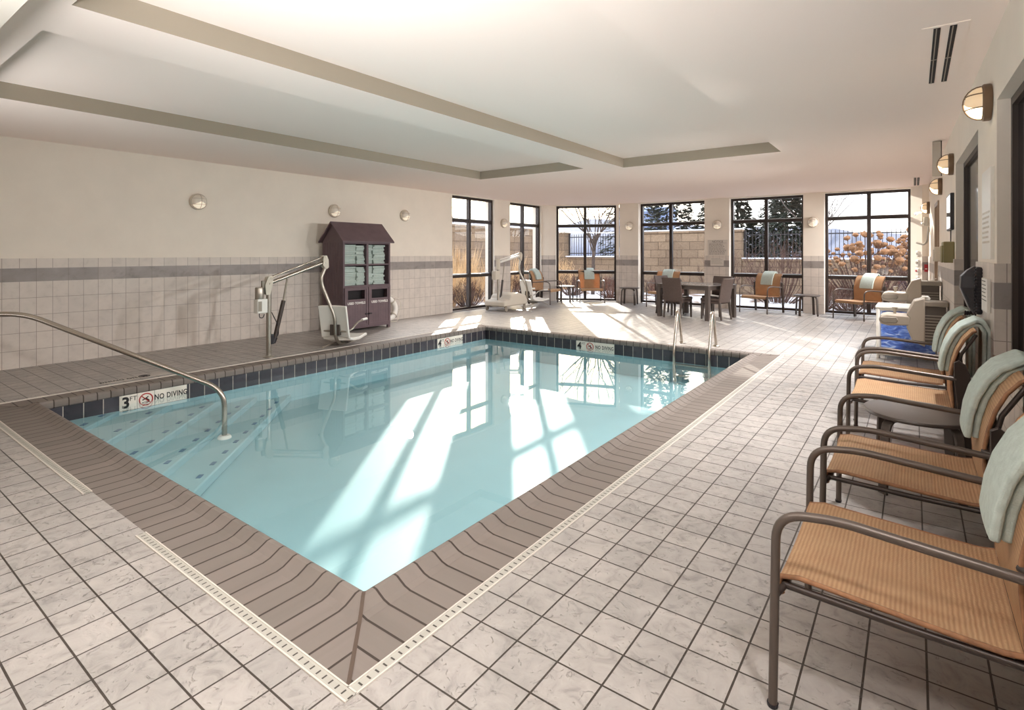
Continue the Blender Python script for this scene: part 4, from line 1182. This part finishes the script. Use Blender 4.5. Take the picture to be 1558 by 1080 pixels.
def branch(mb, p, d_, L, r, depth, rg, spread=.6, n=5, up=.15):
    p = Vector(p); pts = [p.copy()]; rr = [r]; dcur = Vector(d_).normalized()
    k = 3
    for i in range(k):
        dcur = (dcur + Vector((rg.uniform(-.16,.16), rg.uniform(-.16,.16), up*.3))).normalized(); p = p+dcur*(L/k); pts.append(p.copy()); rr.append(r*(1-.42*(i+1)/k))
    mb.tube(pts, rr, n, caps=False)
    if depth == 0: return
    for j in range(3 if depth > 1 else 4):
        q_ = pts[rg.randint(1, k)] if j else pts[-1]
        nd = (dcur + Vector((rg.uniform(-1,1), rg.uniform(-1,1), rg.uniform(-.3,.8)))*spread).normalized()
        branch(mb, q_, nd, L*rg.uniform(.55, .8), r*.52, depth-1, rg, spread, max(3, n-1), up)
def bare_tree(x, y, h, r, depth, seed, label, mat='bark', cat='tree'):
    rg = random.Random(seed); t = thing('bare_tree', (x, y, GZ), label, cat)
    tr_ = MB(); tr_.tube([(x, y, GZ-.1), (x+.02, y, GZ+h*.2), (x+.05, y+.02, GZ+h*.38)], [r, r*.85, r*.75], 8); tr_.build('trunk', mat, t, smooth=60)
    m = MB()
    for k in range(7):
        a = k*2*PI/7+rg.uniform(-.3, .3); z = GZ+h*rg.uniform(.24, .38)
        branch(m, (x+.04, y+.01, z), (math.cos(a)*.8, math.sin(a)*.8, rg.uniform(.6, 1.3)), h*.3, r*.5, depth, rg, .65)
    m.build('branches', mat, t, smooth=60)
bare_tree(-9.75, 18.3, 5.6, .075, 5, 11, 'bare tree with snow-dusted branches outside the angled window')
bare_tree(-3.1, 24.5, 6.2, .055, 4, 5, 'bare tree with thin twigs beyond the fence near the shower window', 'twig_grey')
bare_tree(-20.1, 22.4, 4.4, .07, 3, 21, 'small bare tree beyond the tall wall, seen through the first tall window', 'twig_grey')
bare_tree(1.5, 26, 6.0, .10, 4, 33, 'bare tree beyond the end of the picket fence', 'twig_grey')

def evergreen(x, y, h, r, seed, label, n=2000):
    rg = random.Random(seed); t = thing('evergreen_tree', (x, y, GZ), label, 'tree', 'evergreens beyond the block wall')
    MB().tube([(x, y, GZ-.1), (x, y, GZ+h*.95)], [.16, .02], 7).build('trunk', 'bark', t, smooth=60)
    m = MB()
    for k in range(n):
        u = rg.random()**.8; z = GZ+.3+(h-.35)*u; R_ = r*(1-u)**.75*(.55+.45*math.sqrt(rg.random()))+.06
        a = rg.uniform(0, 2*PI); c = Vector((x+R_*math.cos(a), y+R_*math.sin(a), z-.12*R_))
        out_ = Vector((math.cos(a), math.sin(a), -.25+rg.uniform(-.3, .35))).normalized(); sd = out_.cross(Vector((rg.uniform(-.4,.4), rg.uniform(-.4,.4), 1))).normalized()
        L = rg.uniform(.28, .55)*(.5+.5*(1-u)); w = L*.2
        for s_ in (-.5, 0, .5):
            dq = (out_+sd*s_*1.1).normalized(); sq_ = dq.cross(Vector((0,0,1))).normalized()
            m.add([c-dq*L*.45-sq_*w*.35, c-dq*L*.45+sq_*w*.35, c+dq*L*.2+sq_*w*.7+Vector((0,0,.02)), c+dq*L*.6, c+dq*L*.2-sq_*w*.7], [(0,1,2,3,4)])
    m.build('foliage', 'needle', t)
EV = [(-11.6, 26.2, 8.8, 2.0), (-9.2, 25.0, 6.4, 1.6), (-7.7, 26.8, 5.4, 1.5), (-6.2, 25.0, 4.5, 1.3), (-4.7, 26.6, 5.2, 1.9), (-4.2, 24.6, 4.5, 1.35)]
EVL = ['tallest dark evergreen beyond the wall, behind the pier with the lamp and round table', 'dark evergreen behind the tall wall outside the dining table window', 'dark evergreen second from the tallest toward the shower, beyond the tall wall', 'bushy dark evergreen over the end of the tall wall',
       'dark evergreen set back beyond the picket fence past the tall wall', 'small dark evergreen ending the row beyond the picket fence']
for i, (x, y, h_, r_) in enumerate(EV): evergreen(x, y, h_, r_, 40+i, EVL[i])

def shrub(x, y, h, r, n, seed, label, mat='twig', name='bare_shrub', side=4):
    rg = random.Random(seed); t = thing(name, (x, y, GZ), label, 'shrub'); m = MB()
    for k in range(n):
        a = rg.uniform(0, 2*PI); R_ = r*math.sqrt(rg.random()); hh = h*(1-.55*(R_/r)**2)*rg.uniform(.7, 1.05)
        b_ = Vector((x+.34*R_*math.cos(a), y+.34*R_*math.sin(a), GZ)); tp = Vector((x+R_*math.cos(a), y+R_*math.sin(a), GZ+hh))
        mid_ = (b_+tp)*.5+Vector((R_*.12*math.cos(a), R_*.12*math.sin(a), 0))
        P = [b_, (b_+mid_)*.5+Vector((.02,0,0)), mid_, tp]; m.tube(P, [.011, .009, .007, .004], 3, caps=False)
        for j in range(side):
            q_ = P[2].lerp(tp, rg.random()); e_ = q_+Vector((rg.uniform(-.2,.2), rg.uniform(-.2,.2), rg.uniform(.1,.3)))*(r/.9)
            m.tube([q_, e_], [.006, .003], 3, caps=False)
    m.build('stems', mat, t); return t
shrub(-5.25, 18.9, 2.0, .75, 70, 1, 'brown twiggy shrub against the tall block wall')
shrub(-3.30, 18.0, 1.95, 1.3, 95, 2, 'wide brown twiggy shrub filling the window beside the bare pier')
shrub(-8.7, 18.6, .9, .7, 90, 3, 'low snow-edged shrub at the foot of the tall wall', 'twig_grey')
shrub(-9.8, 16.8, .8, .6, 80, 4, 'low reddish shrub under the angled window')
shrub(-7.4, 19.0, .75, .7, 90, 6, 'low red-brown shrub at the lift end of the tall wall')
shrub(-8.1, 16.4, .75, .6, 110, 71, 'low red-brown shrub just outside the angled window', 'dry_leaf')
shrub(-6.3, 17.0, .85, .7, 120, 72, 'low red-brown shrub outside the dining window, toward the lift', 'dry_leaf')
shrub(-2.0, 16.6, .8, .6, 110, 73, 'low brown shrub outside the window beside the bare pier', 'dry_leaf')
shrub(-1.3, 15.9, .7, .5, 90, 74, 'low brown shrub at the foot of the window by the shower', 'twig')
shrub(-11.6, 18.9, 1.5, .8, 120, 8, 'tan shrub in the outdoor corner by the block pier', 'dry_grass')

def hydrangea(x, y, h, r, n, seed, label):
    rg = random.Random(seed); t = thing('hydrangea_bush', (x, y, GZ), label, 'bush'); m = MB(); lv = MB(); heads = []
    proto = None
    for k in range(n):
        a = rg.uniform(0, 2*PI); R_ = r*math.sqrt(rg.random()); hh = h*(1-.40*(R_/r)**2)*rg.uniform(.72, 1.03)
        b_ = Vector((x+.3*R_*math.cos(a), y+.3*R_*math.sin(a), GZ)); tp = Vector((x+R_*math.cos(a), y+R_*math.sin(a), GZ+hh))
        m.tube([b_, (b_+tp)*.5+Vector((.04*math.cos(a), .04*math.sin(a), .05)), tp], [.012, .009, .005], 4, caps=False)
        for j in range(7):
            c = b_.lerp(tp, rg.uniform(.3, .95))+Vector((rg.uniform(-.12,.12), rg.uniform(-.12,.12), 0)); u_ = Vector((rg.uniform(-1,1), rg.uniform(-1,1), rg.uniform(-1,.3))).normalized(); w_ = u_.cross(Vector((.3,.2,1))).normalized(); L = rg.uniform(.05, .10)
            lv.add([c, c+u_*L*.5+w_*L*.35, c+u_*L, c+u_*L*.5-w_*L*.35], [(0,1,2,3)])
        heads.append(tp)
    m.build('stems', 'twig', t); lv.build('dry_leaves', 'dry_leaf', t)
    heads.sort(key=lambda p: p.y); pool = heads[:90]
    bm_ = MB().ball((0,0,0), .085, 12, 8, (1, 1, .72), .5)
    p0_ = bm_.build('flower_head', 'dry_flower', t, local=True, smooth=180)
    for i, p in enumerate(pool):
        o = p0_ if i == 0 else p0_.copy()
        if i: COL.objects.link(o); o.parent = t
        o.location = (p.x-x, p.y-y, p.z-GZ); s_ = rg.uniform(.55, 1.2); o.scale = (s_, s_, s_); o.rotation_euler = (rg.uniform(-.3,.3), rg.uniform(-.3,.3), rg.uniform(0, 6))
hydrangea(-1.0, 17.6, 2.05, 1.25, 120, 9, 'big hydrangea bush with dried flower heads outside the window by the shower')
hydrangea(.35, 18.4, 2.35, .95, 80, 10, 'taller hydrangea bush with dried heads, partly hidden at the window edge')

def grass_clump(x, y, h, r, n, seed, label):
    rg = random.Random(seed); t = thing('ornamental_grass', (x, y, GZ), label, 'grass'); m = MB()
    for k in range(n):
        a = rg.uniform(0, 2*PI); R_ = r*rg.random(); hh = h*rg.uniform(.6, 1.05)
        b_ = Vector((x+.8*R_*math.cos(a), y+.8*R_*math.sin(a), GZ)); tp = b_+Vector((.55*R_*math.cos(a), .55*R_*math.sin(a), hh)); md_ = b_.lerp(tp, .55)+Vector((0,0,.12*hh))
        s_ = Vector((-math.sin(a+1), math.cos(a+1), 0))*.006
        m.add([b_-s_, b_+s_, md_+s_, md_-s_, tp], [(0,1,2,3), (3,2,4)])
    m.build('blades', 'dry_grass', t)
for i, (x, y, h_, r_, n_, lab) in enumerate(((-10.6, 11.0, 1.25, .75, 420, 'straw-coloured grass clump filling the foot of the first tall window'), (-10.9, 12.5, 1.35, .7, 380, 'straw-coloured grass clump between the two tall windows'),
                                  (-11.2, 14.6, 1.5, .7, 380, 'straw-coloured grass clump outside the second tall window'), (-12.1, 10.0, 1.9, .7, 380, 'tall pale grass against the block wall outside the first tall window'), (-12.2, 13.4, 1.9, .7, 380, 'tall pale grass against the block wall outside the second tall window'))):
    grass_clump(x, y, h_, r_, n_, 60+i, lab)
shrub(-9.9, 11.3, .8, .5, 80, 75, 'brown twiggy shrub just outside the pier between the tall windows')
shrub(-10.2, 13.6, .9, .7, 90, 14, 'dark twiggy shrub low outside the second tall window')
shrub(-10.0, 10.1, .85, .6, 90, 15, 'dark twiggy shrub low outside the first tall window')

# far hills and an office block
def hills(name, pts, depth):
    m = MB(); k = len(pts); vs = []
    for x, y, z in pts:
        d_ = Vector((x, y, 0)).normalized()
        vs += [(x-d_.x*depth, y-d_.y*depth, GZ-1), (x, y, z), (x+d_.x*depth, y+d_.y*depth, GZ-1)]
    fs = []
    for i in range(k-1):
        for j in (0, 1): fs.append((i*3+j, (i+1)*3+j, (i+1)*3+j+1, i*3+j+1))
    m.add(vs, fs); return struct(m.build(name, 'hill', smooth=60))
hp = []
for i in range(90):
    a = R(-78+i*1.45); rr = 420
    z = 20+5*math.sin(i*.21)+3*math.sin(i*.53+1)+1.2*math.sin(i*1.7) + (9 if i < 36 else 0)*math.sin(min(1, (36-i)/14)*PI/2 if i < 36 else 0)
    hp.append((rr*math.sin(a), rr*math.cos(a), z))
hills('hills', hp, 90)
t = thing('office_building', (-25.9, 62, GZ), 'distant pale blue office block with dark window bands above the tall wall', 'building', rz=R(18))
MB().box((-3.4, 0, 0), (3.4, 9, 7.0)).build('walls', 'office', t, local=True)
wb = MB()
for k in range(4): wb.box((-3.2, -.08, .5+k*1.7), (3.2, 0, 1.4+k*1.7))
wb.build('window_band', 'office_glass', t, local=True)

# ================================================================== LIGHT
EL = R(15.5); az = Vector((.602, -.799, 0)).normalized()
v = Vector((az.x*math.cos(EL), az.y*math.cos(EL), -math.sin(EL)))
sl_ = bpy.data.lights.new('sun', 'SUN'); sl_.energy = 7.8; sl_.angle = R(.55); sl_.color = (1., .93, .83)
so_ = bpy.data.objects.new('sun', sl_); COL.objects.link(so_); so_.rotation_euler = v.to_track_quat('-Z', 'Y').to_euler(); so_.location = (-30, 40, 20)
def area(name, loc, rot, sx, sy, energy, color=(1, .96, .90)):
    l = bpy.data.lights.new(name, 'AREA'); l.shape = 'RECTANGLE'; l.size = sx; l.size_y = sy; l.energy = energy; l.color = color
    o = bpy.data.objects.new(name, l); COL.objects.link(o); o.location = loc; o.rotation_euler = rot; return o
area('soffit_fill', (-1.9, .10, 2.59), (R(12), 0, 0), 4.4, .5, 62, (1, .99, .985))  # added fill light below the beam, unseen; no lamps known there
# two unseen fill lights added behind the camera, turned up to the ceiling
for x_, en in ((-1.6, 66.), (-5.8, 14.)):
    area('bounce_fill', (x_, -1.5, .8), (R(90+38), 0, R(8)), 1.4, 1.0, en, (.96, .985, 1.)).data.spread = R(76)
def point(name, loc, energy, r=.06, color=(1, .80, .56)):
    l = bpy.data.lights.new(name, 'POINT'); l.energy = energy; l.shadow_soft_size = r; l.color = color
    o = bpy.data.objects.new(name, l); COL.objects.link(o); o.location = loc
def lamp_or_fill(x, y, z, face, energy, color):
    # the bulb of a wall lamp, or added fill, shining off its wall
    l = bpy.data.lights.new('wall_lamp_or_fill', 'AREA'); l.shape = 'DISK'; l.size = .20; l.energy = energy; l.color = color; l.spread = R(112)
    o = bpy.data.objects.new('wall_lamp_or_fill', l); COL.objects.link(o); f = Vector(face).normalized()
    o.location = Vector((x, y, z-.05))+f*.155; o.rotation_euler = (f+Vector((0, 0, -.80))).to_track_quat('-Z', 'Y').to_euler()
for loc, rz, lit, lab in LAMPS:
    f_ = Vector((math.sin(rz), -math.cos(rz), 0))
    if lit: lamp_or_fill(*loc, f_, 52. if loc[1] < 6 else (56. if loc[1] < 9 else (50. if loc[1] < 11 else 34.)), (1, .985, .98))
    elif 7 < loc[1] < 9: lamp_or_fill(*loc, f_, 34., (1, .985, .98))  # fill light added at a wall lamp that is unlit
lamp_or_fill(XW(.9), .9, 2.41, (-1, 0, 0), 22., (1, .985, .98))  # added fill light out of view; no lamp is mounted here

w = bpy.data.worlds.new('sky'); scene.world = w; w.use_nodes = True; nt = w.node_tree; nt.nodes.clear()
out = nt.nodes.new('ShaderNodeOutputWorld'); bg = nt.nodes.new('ShaderNodeBackground'); tc = nt.nodes.new('ShaderNodeTexCoord')
sp = nt.nodes.new('ShaderNodeSeparateXYZ'); nt.links.new(tc.outputs['Generated'], sp.inputs[0])
rp = nt.nodes.new('ShaderNodeValToRGB'); cr = rp.color_ramp
cr.elements[0].position = 0.; cr.elements[0].color = (1.0, .95, .90, 1); cr.elements[1].position = .5; cr.elements[1].color = (.78, .86, 1.0, 1)
e_ = cr.elements.new(.12); e_.color = (.94, .96, 1.0, 1)
nt.links.new(sp.outputs[2], rp.inputs[0])
dp = nt.nodes.new('ShaderNodeVectorMath'); dp.operation = 'DOT_PRODUCT'; dp.inputs[1].default_value = (-v.x, -v.y, -v.z); nt.links.new(tc.outputs['Generated'], dp.inputs[0])
gr_ = nt.nodes.new('ShaderNodeMapRange'); gr_.inputs[1].default_value = .86; gr_.inputs[2].default_value = 1.; gr_.inputs[3].default_value = 0.; gr_.inputs[4].default_value = 1.; nt.links.new(dp.outputs['Value'], gr_.inputs[0])
pw = nt.nodes.new('ShaderNodeMath'); pw.operation = 'POWER'; pw.inputs[1].default_value = 2.; nt.links.new(gr_.outputs[0], pw.inputs[0])
mx = nt.nodes.new('ShaderNodeMix'); mx.data_type = 'RGBA'; nt.links.new(pw.outputs[0], mx.inputs[0]); nt.links.new(rp.outputs[0], mx.inputs[6]); mx.inputs[7].default_value = (2.2, 1.75, 1.15, 1)
nt.links.new(mx.outputs[2], bg.inputs[0]); bg.inputs[1].default_value = 3.1; nt.links.new(bg.outputs[0], out.inputs[0])

# ================================================================== CAMERA
cam = bpy.data.cameras.new('camera'); co_ = bpy.data.objects.new('camera', cam); COL.objects.link(co_)
cam.sensor_fit = 'HORIZONTAL'; cam.sensor_width = 36.; cam.lens = 36.*825/1558; cam.shift_y = -155/1558; cam.clip_start = .05; cam.clip_end = 2000
co_.location = (0, 0, 1.4); co_.rotation_euler = (PI/2, 0, math.atan2(611, 825)); scene.camera = co_
vs_ = scene.view_settings; vs_.view_transform = 'Standard'; vs_.look = 'None'; vs_.exposure = 0.60; vs_.gamma = 1.0; vs_.use_curve_mapping = False
scene.cycles.max_bounces = 10; scene.cycles.diffuse_bounces = 6; scene.cycles.glossy_bounces = 4; scene.cycles.transmission_bounces = 6; scene.cycles.transparent_max_bounces = 16
scene.cycles.sample_clamp_indirect = 6.; scene.cycles.use_denoising = True; scene.cycles.caustics_reflective = False; scene.cycles.caustics_refractive = False
